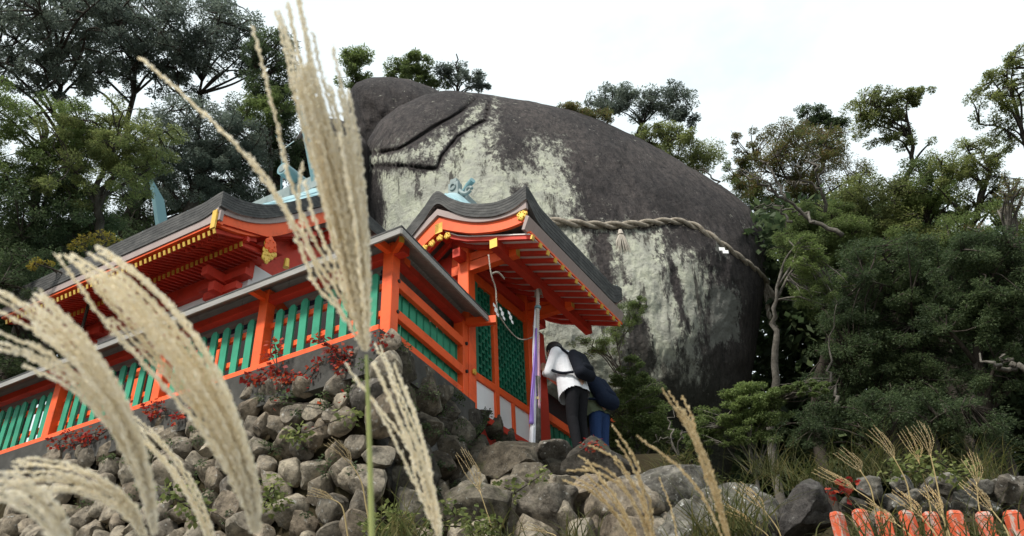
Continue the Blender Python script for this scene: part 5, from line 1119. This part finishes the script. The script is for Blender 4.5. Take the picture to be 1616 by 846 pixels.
tree('under_bush', 'leafy undergrowth hiding the feet of the trunks in the right-hand wood', 13.6, (1420, 740), [(1330, 660, 60, 26, 20), (1420, 650, 70, 30, 24), (1500, 660, 60, 30, 20), (1560, 690, 40, 30, 12), (1270, 680, 40, 24, 12)], 'lf_deep', .12, 100, 53, .04, clump=(.34, .6), group=GR, cat='bush', limbs=10, twig=.008)
# dead grey branches
def bare(label, lines, D, r0, seed, name='dead_branch', mat='palebark'):
    rng = np.random.default_rng(seed); mb = MB(); b = at(*lines[0][0], D)
    for j, ln in enumerate(lines):
        P = catmull([at(x, y, D + rng.normal(0, .12)) for x, y in ln], 16); P[1:-1] += rng.normal(0, .035, P[1:-1].shape); mb.tube(P - b, np.linspace(r0 * (1 if j == 0 else .6), r0 * .15, 16), 6)
    root = empty(name, tuple(b)); tag(root, label, 'branch', 'dead grey branches'); mb.build('limb', M[mat], root, True)
bare('dead grey branch sweeping up left above the rope end', [[(1330, 372), (1285, 350), (1240, 318), (1210, 285), (1165, 265)], [(1240, 318), (1215, 262), (1195, 248)], [(1225, 303), (1190, 280), (1150, 266)], [(1250, 350), (1225, 325), (1190, 330)], [(1285, 350), (1262, 335), (1232, 330), (1190, 328)]], 15.2, .045, 1)
bare('dead grey forked branch standing upright in the rust tinged tree', [[(1302, 335), (1295, 300), (1275, 290), (1257, 270), (1262, 255)], [(1295, 300), (1287, 270), (1290, 245), (1275, 232), (1245, 215)], [(1275, 290), (1250, 292), (1240, 285)], [(1290, 268), (1278, 255), (1275, 240)], [(1290, 290), (1300, 270), (1302, 262)]], 15.4, .036, 2)
bare('dead white twig against the right shoulder of the boulder', [[(1140, 296), (1115, 273), (1095, 264)], [(1115, 273), (1108, 262)]], 24.5, .035, 3)
bare('bare grey stick leaning in the right-hand wood', [[(1325, 640), (1315, 610), (1308, 560), (1320, 480)]], 14.5, .035, 4)
bare('grey bare twigs in front of the boulder foot', [[(1075, 745), (1062, 705), (1058, 665), (1060, 640)], [(1062, 705), (1045, 690), (1030, 700)], [(1068, 725), (1078, 690), (1085, 680)]], 10.5, .022, 5)
bare('pale bare limb reaching in at the right edge', [[(1640, 590), (1600, 580), (1570, 575), (1545, 560)], [(1600, 580), (1580, 560)]], 13.5, .06, 6)
# the far wood that closes the view between the trunks
rng = np.random.default_rng(99); cs = []
for _ in range(640):
    px = rng.uniform(1150, 1660); py = rng.uniform((560 if px < 1200 else 340) if px < 1480 else 430, 810); D = rng.uniform(21, 26); cs.append(at(px, py, D))
for _ in range(150):
    px = rng.uniform(-60, 330); py = rng.uniform(370, 600); cs.append(at(px, py, rng.uniform(24, 28)))
o = quads_obj('far_wood', leaves(np.array(cs), np.full(len(cs), .9), 80, .34, rng, .8), M['lf_deep']); tag(o, 'dark mass of foliage deep in the wood behind the trunks', 'foliage', kind='stuff')
# ------------------------------------------------------------------ silver grass plumes
def strand_mesh(P, rng, L0, dens, spike=.0075, hair=5):
    """P: polyline of a raceme; fuzzy spikelets in pairs along it"""
    seg = np.linalg.norm(np.diff(P, axis=0), axis=1); s = np.concatenate([[0], np.cumsum(seg)]); tot = s[-1]; n = max(8, int(tot / dens))
    u = np.linspace(.02, 1, n) * tot; C = np.stack([np.interp(u, s, P[:, i]) for i in range(3)], 1)
    T = np.gradient(C, axis=0); T /= np.linalg.norm(T, axis=1)[:, None]
    tri = []
    side = np.cross(T, rng.normal(0, 1, (n, 3))); side /= np.linalg.norm(side, axis=1)[:, None]
    env = np.interp(u / tot, [0, .12, .5, 1], [.35, .9, 1., .55])[:, None]
    for k in range(hair):
        d = T * rng.uniform(.75, 1.0, (n, 1)) + side * rng.uniform(.05, .36, (n, 1)) + rng.normal(0, .12, (n, 3)); d /= np.linalg.norm(d, axis=1)[:, None]
        ln = .85 * spike * rng.uniform(.6, 1.35, (n, 1)) * env; wv = np.cross(d, rng.normal(0, 1, (n, 3))); wv /= np.linalg.norm(wv, axis=1)[:, None]; wv *= spike * (.12 if k else .22)
        b = C + side * spike * .05 + rng.normal(0, spike * .06, (n, 3)); tri.append(np.stack([b - wv * .5, b + d * ln * .5 + wv, b + d * ln, b + d * ln * .5 - wv], 1))
    w_ = np.cross(T, fw); w_ /= np.linalg.norm(w_, axis=1)[:, None]; w_ *= spike * .045
    r = np.stack([C[:-1] - w_[:-1], C[:-1] + w_[:-1], C[1:] + w_[1:], C[1:] - w_[1:]], 1); tri.append(r)
    return np.concatenate(tri)
def plume(label, D, stem, strands, seed, mat='plume', spike=.0075, stem_r=.0016, stem_mat='stemgreen', jit=.02, dens=.0026, hair=5, group='foreground silver grass', name='silver_grass_plume'):
    rng = np.random.default_rng(seed); sp = [at(x, y, D) for x, y in stem]; b = sp[0].copy(); root = empty(name, tuple(b)); tag(root, label, 'grass plume', group)
    sp = catmull(sp, 14); foot = sp[0] + nrmz(sp[0] - sp[1]) * .6
    MB().tube(np.vstack([[foot], sp]) - b, np.linspace(stem_r * 1.25, stem_r * .6, 15), 7).build('stem', M[stem_mat], root, True)
    for st in strands:
        dj = rng.normal(0, jit); n = len(st)
        P = catmull([at(x + rng.normal(0, 1.2), y + rng.normal(0, 1.2), D + dj * (i / max(1, n - 1))) for i, (x, y) in enumerate(st)], 24)
        quads_obj('raceme', strand_mesh(P - b, rng, 0, dens, spike, hair), M[mat], root)
def between(A, B, n, rng, jt=.5, trim=(.82, 1.0), m=7, wob=3):
    n = max(5, int(n * .66))
    """n racemes fanned between two edge curves (base to tip)"""
    A = catmull(A, m); B = catmull(B, m); out = []
    for k in range(n):
        t = (k + .5 + rng.uniform(-jt, jt)) / n; t = min(1, max(0, t)); P = A * (1 - t) + B * t; e = rng.uniform(*trim)
        Q = catmull(P, 30)[: max(6, int(30 * e))][:: 4]; Q = Q + rng.normal(0, wob, 2) * np.linspace(0, 1, len(Q))[:, None]; out.append([tuple(q) for q in Q])
    return out
R = np.random.default_rng(21)
# tall centre plume
fan = between([(577, 560), (566, 500), (545, 400), (520, 280), (480, 150), (428, -10)], [(579, 560), (582, 480), (580, 380), (572, 260), (556, 160), (546, 80)], 44, R, .5, (.78, 1.0))
fan += between([(577, 560), (560, 490), (530, 390), (500, 280), (465, 150), (430, 0)], [(578, 560), (572, 490), (556, 380), (530, 240), (500, 110), (472, -30)], 34, R, .5, (.9, 1.0))
fan += [[(574, 550), (548, 475), (505, 395), (462, 300), (434, 180), (400, 45)], [(576, 550), (545, 480), (500, 410), (450, 330), (380, 235), (300, 160), (226, 94)], [(574, 556), (545, 505), (500, 450), (470, 380), (440, 310), (395, 245)], [(574, 552), (530, 480), (490, 400), (470, 320), (478, 260)], [(575, 556), (552, 480), (520, 400), (495, 340), (482, 290)], [(576, 550), (556, 450), (520, 330), (500, 250), (484, 180)]]
plume('tall pale plume on a green stem rising through the middle of the view', .95, [(587, 860), (584, 740), (581, 640), (578, 560)], fan, 1, spike=.0088, stem_r=.0030)
# bundle hanging right of the stem
fan = between([(692, 850), (668, 760), (630, 660), (600, 590), (582, 545)], [(694, 850), (690, 790), (668, 680), (640, 600), (612, 540)], 15, R, .5, (.8, 1.0), wob=4)
fan += [[(690, 845), (650, 750), (600, 650), (545, 575)], [(692, 850), (660, 770), (640, 700), (560, 600)]]
plume('pale plume with its base at the bottom edge, just right of the green stem', 1.05, [(700, 900), (696, 870), (692, 850)], fan, 2, spike=.0078, stem_mat='stemtan', stem_r=.0022)
# big arching plume on the left
fan = between([(404, 850), (372, 740), (318, 640), (240, 540), (170, 460), (84, 398)], [(410, 850), (402, 740), (358, 610), (296, 510), (225, 435), (150, 388)], 24, R, .5, (.85, 1.0))
fan += between([(400, 850), (360, 750), (290, 650), (200, 560), (120, 450), (82, 396)], [(406, 850), (390, 740), (340, 620), (270, 520), (190, 440), (120, 400)], 16, R, .5, (.8, 1.0))
plume('big arching pale plume sweeping left across the long fence', .90, [(416, 900), (411, 875), (407, 848)], fan, 3, spike=.0084, stem_r=.0022, stem_mat='stemtan')
# plume at the left edge
fan = between([(242, 850), (210, 740), (150, 650), (70, 590), (-20, 575)], [(246, 850), (236, 740), (195, 620), (110, 500), (-10, 385)], 24, R, .5, (.9, 1.0))
fan += between([(243, 850), (215, 740), (160, 630), (80, 540), (-20, 480)], [(246, 850), (230, 730), (180, 600), (100, 490), (-20, 400)], 14, R, .5, (.9, 1.0))
plume('pale plume bending left out of the frame at mid height', .85, [(250, 900), (247, 875), (244, 848)], fan, 4, spike=.0080, stem_r=.0022, stem_mat='stemtan')
# low plumes bottom left
fan = between([(226, 850), (180, 800), (100, 775), (20, 790), (-30, 800)], [(232, 850), (196, 775), (120, 735), (50, 720), (-20, 720)], 16, R, .5, (.85, 1.0))
plume('low silvery plume in the bottom left corner', .95, [(240, 900), (236, 875), (230, 850)], fan, 5, spike=.0072, stem_mat='stemtan')
fan = between([(100, 870), (60, 830), (20, 800), (-30, 780)], [(120, 870), (90, 800), (40, 760), (-30, 735)], 12, R, .5, (.85, 1.0))
plume('tawny plume cut by the bottom left corner', .75, [(125, 920), (118, 890), (110, 868)], fan, 6, spike=.0078, stem_mat='stemtan')
fan = between([(330, 860), (290, 780), (220, 700), (120, 650), (0, 590)], [(345, 860), (310, 770), (255, 690), (180, 620), (60, 560)], 8, R, .5, (.6, .95), wob=10)
fan += [[(330, 860), (300, 790), (250, 720), (200, 650), (130, 600)], [(340, 860), (310, 800), (270, 740), (220, 690)]]
plume('thin open plume between the two big left plumes', 1.1, [(352, 900), (345, 880), (338, 858)], fan, 7, spike=.0070, stem_mat='stemtan')
# right of centre
fan = between([(1025, 860), (1000, 800), (950, 750), (880, 745)], [(1035, 860), (1025, 780), (995, 700), (960, 640)], 10, R, .5, (.75, 1.0), wob=6)
plume('tan feathery plume in front of the brown boulder', 1.5, [(1040, 900), (1034, 880), (1030, 858)], fan, 8, 'plume2', spike=.0095, stem_mat='stemtan', group='golden grass near the boulders')
fan = between([(1010, 870), (960, 810), (910, 780), (870, 770)], [(1016, 870), (985, 800), (940, 730), (905, 710)], 6, R, .5, (.75, 1.0), wob=6)
plume('tan plume bending left below the pale flat stone', 1.6, [(1030, 900), (1022, 880), (1014, 866)], fan, 9, 'plume2', spike=.0095, stem_mat='stemtan', group='golden grass near the boulders')
fan = between([(1150, 860), (1122, 770), (1090, 690), (1048, 602)], [(1154, 860), (1132, 770), (1102, 690), (1056, 610)], 10, R, .5, (.85, 1.0), wob=1.5)
fan += [[(1120, 770), (1105, 710), (1090, 660), (1078, 628)], [(1100, 700), (1070, 650), (1046, 618)]]
plume('single thick golden spike left of the long pale boulder', 1.3, [(1162, 900), (1157, 880), (1152, 858)], fan, 10, 'plume2', spike=.0085, stem_mat='stemtan', group='golden grass near the boulders')
plume('thin lone golden strand crossing before the twigs', 1.3, [(1150, 880), (1140, 850)], [[(1140, 850), (1110, 785), (1070, 735), (1008, 690)]], 11, 'plume2', spike=.0085, stem_mat='stemtan', group='golden grass near the boulders')
plume('thin rusty strand beside the jagged boulder', 1.6, [(1075, 880), (1068, 850)], [[(1068, 850), (1058, 800), (1042, 756)]], 12, 'plume2', spike=.007, stem_mat='stemtan', group='golden grass near the boulders')
# small plumes further off
def small_plume(label, base, tip, D, seed, bend=-18, n=7, spike=.015, mat='plume2'):
    rng = np.random.default_rng(seed); b, t = np.array(base, float), np.array(tip, float); m_ = b + (t - b) * .5; fan = []
    for k in range(n):
        q = (k / (n - 1) - .5); s = b + (t - b) * .42; e = t + np.array([q * 26 + bend * .3, abs(q) * 22]); fan.append([tuple(s), tuple((s + e) / 2 + np.array([q * 8 + 4, 0])), tuple(e)])
    plume(label, D, [tuple(b + np.array([8, 40])), tuple(b), tuple(b + (t - b) * .45)], fan, seed, mat, spike, .006, 'stemtan', .03, .008, 4, 'small plumes on the bank', 'small_plume')
for i, (lb, bs, tp, D) in enumerate([('small plume tallest over the low lichen wall', (1478, 760), (1456, 662), 7.4), ('small drooping plume left of the tallest one', (1430, 760), (1385, 672), 7.6), ('small plume between the tallest and the drooping one', (1462, 770), (1434, 674), 7.8), ('small leaning plume left of the low lichen wall', (1374, 770), (1336, 706), 7.4),
        ('upright narrow plume right above the orange stakes', (1545, 800), (1536, 712), 7.0), ('dry plume bending over the third orange stake', (1440, 850), (1375, 790), 6.0), ('dry plume leaning across the fourth orange stake', (1480, 850), (1420, 770), 6.0), ('dry plume before the fifth orange stake', (1500, 850), (1468, 765), 6.0), ('tawny plume near the right end of the stakes', (1590, 840), (1530, 755), 6.0),
        ('tawny plume above the second orange stake', (1385, 800), (1300, 735), 7.2), ('pale plume curling on the sunlit wall face', (570, 760), (530, 690), 7.2), ('small pale plume drooping left on the sunlit wall', (540, 800), (500, 770), 7.0), ('pale fan-shaped plume low in front of the bank', (880, 850), (838, 826), 6.6), ('small plume at the foot of the shaded wall', (775, 830), (735, 705), 7.0), ('silvery plume in grass before the long pale boulder', (1230, 840), (1175, 760), 6.8), ('second silvery plume lower in the grass by the long boulder', (1215, 850), (1150, 795), 6.8)]):
    small_plume(lb, bs, tp, D, 100 + i)

# ------------------------------------------------------------------ red creeper on the fence, ferns, tufts of grass
def creeper(label, spots, D, seed, size=.055, per=26, mat='lf_red', cat='creeper', group='red creepers on the fence', name='red_creeper', stems=True, r=.10):
    rng = np.random.default_rng(seed); C = np.array([at(x + rng.normal(0, 4), y + rng.normal(0, 4), D(x) if callable(D) else D) for x, y in spots]); b = C[0]; root = empty(name, tuple(b)); tag(root, label, cat, group)
    quads_obj('leaves', leaves(C - b, np.full(len(C), r), per, size, rng, .8, .4, .75), M[mat], root)
    mb = MB(); mb.tube(catmull(C - b, len(C) * 4), .006, 4, cap=False) if len(C) > 2 else mb.tube([C[0] - b, C[-1] - b + np.array([0, 0, .05])], .006, 4)
    mb.build('stem', M['trunk'], root)
def fenceD(x): p = onvert(x, 545 + (612 - x) * .33, C0 - b_ * .16, AZL); return np.linalg.norm(p - O) - .05
creeper('red creeper spilling below the left end of the long fence', [(90, 695), (110, 690), (130, 685), (150, 682), (170, 676), (140, 695), (115, 702)], fenceD, 1)
creeper('red creeper by the third post, behind the arching plume', [(235, 650), (255, 655), (275, 660), (290, 650), (240, 640)], fenceD, 2)
creeper('orange-red creeper climbing the post second from the corner', [(385, 608), (400, 600), (415, 595), (432, 585), (440, 570), (432, 545), (428, 560), (450, 598)], fenceD, 3)
creeper('dark red creeper trailing over the middle of the base rail', [(460, 592), (478, 588), (470, 605), (500, 575), (492, 600), (440, 600)], fenceD, 4, .05, 20)
creeper('crimson creeper clump just left of the corner post', [(510, 540), (525, 545), (540, 555), (535, 570), (550, 562), (520, 560), (548, 575)], fenceD, 5)
creeper('small red sprig at the corner post', [(600, 525), (608, 535), (596, 540)], fenceD, 6, .045, 16)
creeper('red leaves on top of the brown boulder', [(935, 700), (945, 703), (930, 706)], 8.6, 7, .04, 14)
creeper('few red leaves among the wall stones', [(435, 640), (518, 640), (560, 640), (505, 670), (545, 625)], lambda x: fenceD(x) - .25, 8, .05, 3)
creeper('cluster of dark red leaves above the dark round boulder', [(1315, 768), (1330, 772), (1320, 780), (1340, 765)], 7.9, 9, .06, 14)
gcr = 'ferns and weeds on the walls'
for i, (lb, sp, D) in enumerate([('green weeds on the lower sunlit wall, left of centre', [(425, 775), (435, 765), (418, 790), (440, 785)], 7.4), ('green sprig between stones of the sunlit wall', [(465, 680), (470, 690), (545, 655)], 7.7), ('fern at the bottom of the green stem', [(600, 820), (612, 810), (595, 835), (620, 830), (640, 820)], 6.9), ('mossy weeds at the wall corner foot', [(700, 800), (715, 815), (690, 825), (755, 830), (765, 845)], 7.2),
        ('green fern low in front of the bank', [(745, 820), (758, 826), (770, 832), (750, 840)], 6.9), ('green weeds under the left plume', [(300, 790), (285, 770), (310, 810), (270, 780)], 7.4), ('yellowish weeds among the bank stones', [(800, 770), (815, 780), (790, 790), (850, 752)], 8.0), ('leafy weeds in front of the low lichen wall', [(1425, 735), (1445, 730), (1470, 742), (1490, 735), (1510, 745), (1530, 740), (1400, 745)], 7.8)]):
    creeper(lb, sp, D, 30 + i, .055, 34, 'lf_light', 'weeds', gcr, 'weeds', r=.12)
def tuft(label, px, py, D, n, h, seed, spread=.12, mat='grass', name='grass_tuft', group='grass tufts on the bank'):
    rng = np.random.default_rng(seed); b = at(px, py, D); Q = []
    for _ in range(n):
        p = np.array([rng.normal(0, spread), rng.normal(0, spread), 0]); d = nrmz(np.array([rng.normal(0, .5), rng.normal(0, .5), 1.])); hh = h * rng.uniform(.5, 1.2); w_ = np.array([.006, .002, 0]) * rng.uniform(.6, 1.3); prev = p; pd = d
        for k in range(5):
            nx = prev + pd * hh / 5; pd = nrmz(pd + np.array([d[0] * .35, d[1] * .35, -.22])); a0, a1 = 1 - k / 5, 1 - (k + 1) / 5; Q.append([prev - w_ * a0, prev + w_ * a0, nx + w_ * a1, nx - w_ * a1]); prev = nx
    root = empty(name, tuple(b)); tag(root, label, 'grass', group); tag(quads_obj('blades', np.array(Q), M[mat], root), kind='stuff')
for i, (lb, px, py, D, n, h) in enumerate([('long arching grass tuft before the long pale boulder', 1160, 845, 6.9, 170, .75), ('grass tuft left of the long pale boulder', 1110, 856, 7.0, 70, .5), ('grass hanging over the bank above the dark round boulder', 1265, 770, 8.4, 120, .5), ('grass at the base of the thin pale trunk', 1215, 752, 10.0, 140, .6), ('grass clump behind the low lichen wall, left part', 1330, 765, 9.0, 140, .6), ('grass clump at the foot of the green bush', 1060, 760, 9.5, 110, .5), ('dry grass among the first three stakes', 1370, 850, 6.1, 40, .4), ('dry grass among the middle stakes', 1460, 850, 6.1, 40, .4), ('dry grass among the last stakes', 1560, 850, 6.1, 40, .4), ('grass blades low by the shaded wall', 790, 858, 7.0, 40, .4), ('grass in front of the sunlit wall by the green stem', 640, 855, 6.6, 90, .55), ('grass behind the low lichen wall, right part', 1560, 770, 9.0, 120, .6), ('grass in the middle of the lichen wall top', 1450, 765, 9.2, 120, .6), ('grass along the dark wood edge', 1390, 752, 11.0, 160, .8), ('grass by the leaning dark trunk', 1540, 765, 11.0, 150, .7), ('weedy grass beside the brown block', 905, 856, 7.2, 40, .4)]):
    tuft(lb, px, py, D, n, h, 200 + i)

# moss, ferns and litter lodged in the joints of the walls and on the bank
rng = np.random.default_rng(500); cs = []; 
for _ in range(90):
    x = rng.uniform(-4.5, .1); y = rng.uniform(-2.6, -.25); cs.append(C0 - b_ * .10 + np.array([0, 0, .06]) + uxl * x + uyl * y + un * .07)
for _ in range(110):
    x = rng.uniform(-.1, 3.2); y = rng.uniform(-2.5, -.1); cs.append(C0 + vf_ * .08 + np.array([0, 0, .06]) + uxr * x + uyr * y + un2 * .08)
V = leaves(np.array(cs), rng.uniform(.03, .10, len(cs)), 46, .034, rng, .7, .3, .5)
tag(quads_obj('wall_growth', V, M['lf_deep']), 'small dark green moss and fern growth in the joints of the stone walls', 'moss', kind='stuff')
cs = []
for _ in range(260):
    x, y = rng.uniform(1.8, 4.6), rng.uniform(6.3, 9.6); cs.append((x, y, gz(x, y) + .03))
for _ in range(160):
    x, y = rng.uniform(-4, 0), rng.uniform(4.6, 6.2); cs.append((x, y, gz(x, y) + .03))
V = leaves(np.array(cs), rng.uniform(.08, .2, len(cs)), 40, .06, rng, .4, .1, .4)
tag(quads_obj('bank_growth', V, M['grass']), 'low weeds and dry litter covering the bank between the boulders', 'weeds', kind='stuff')
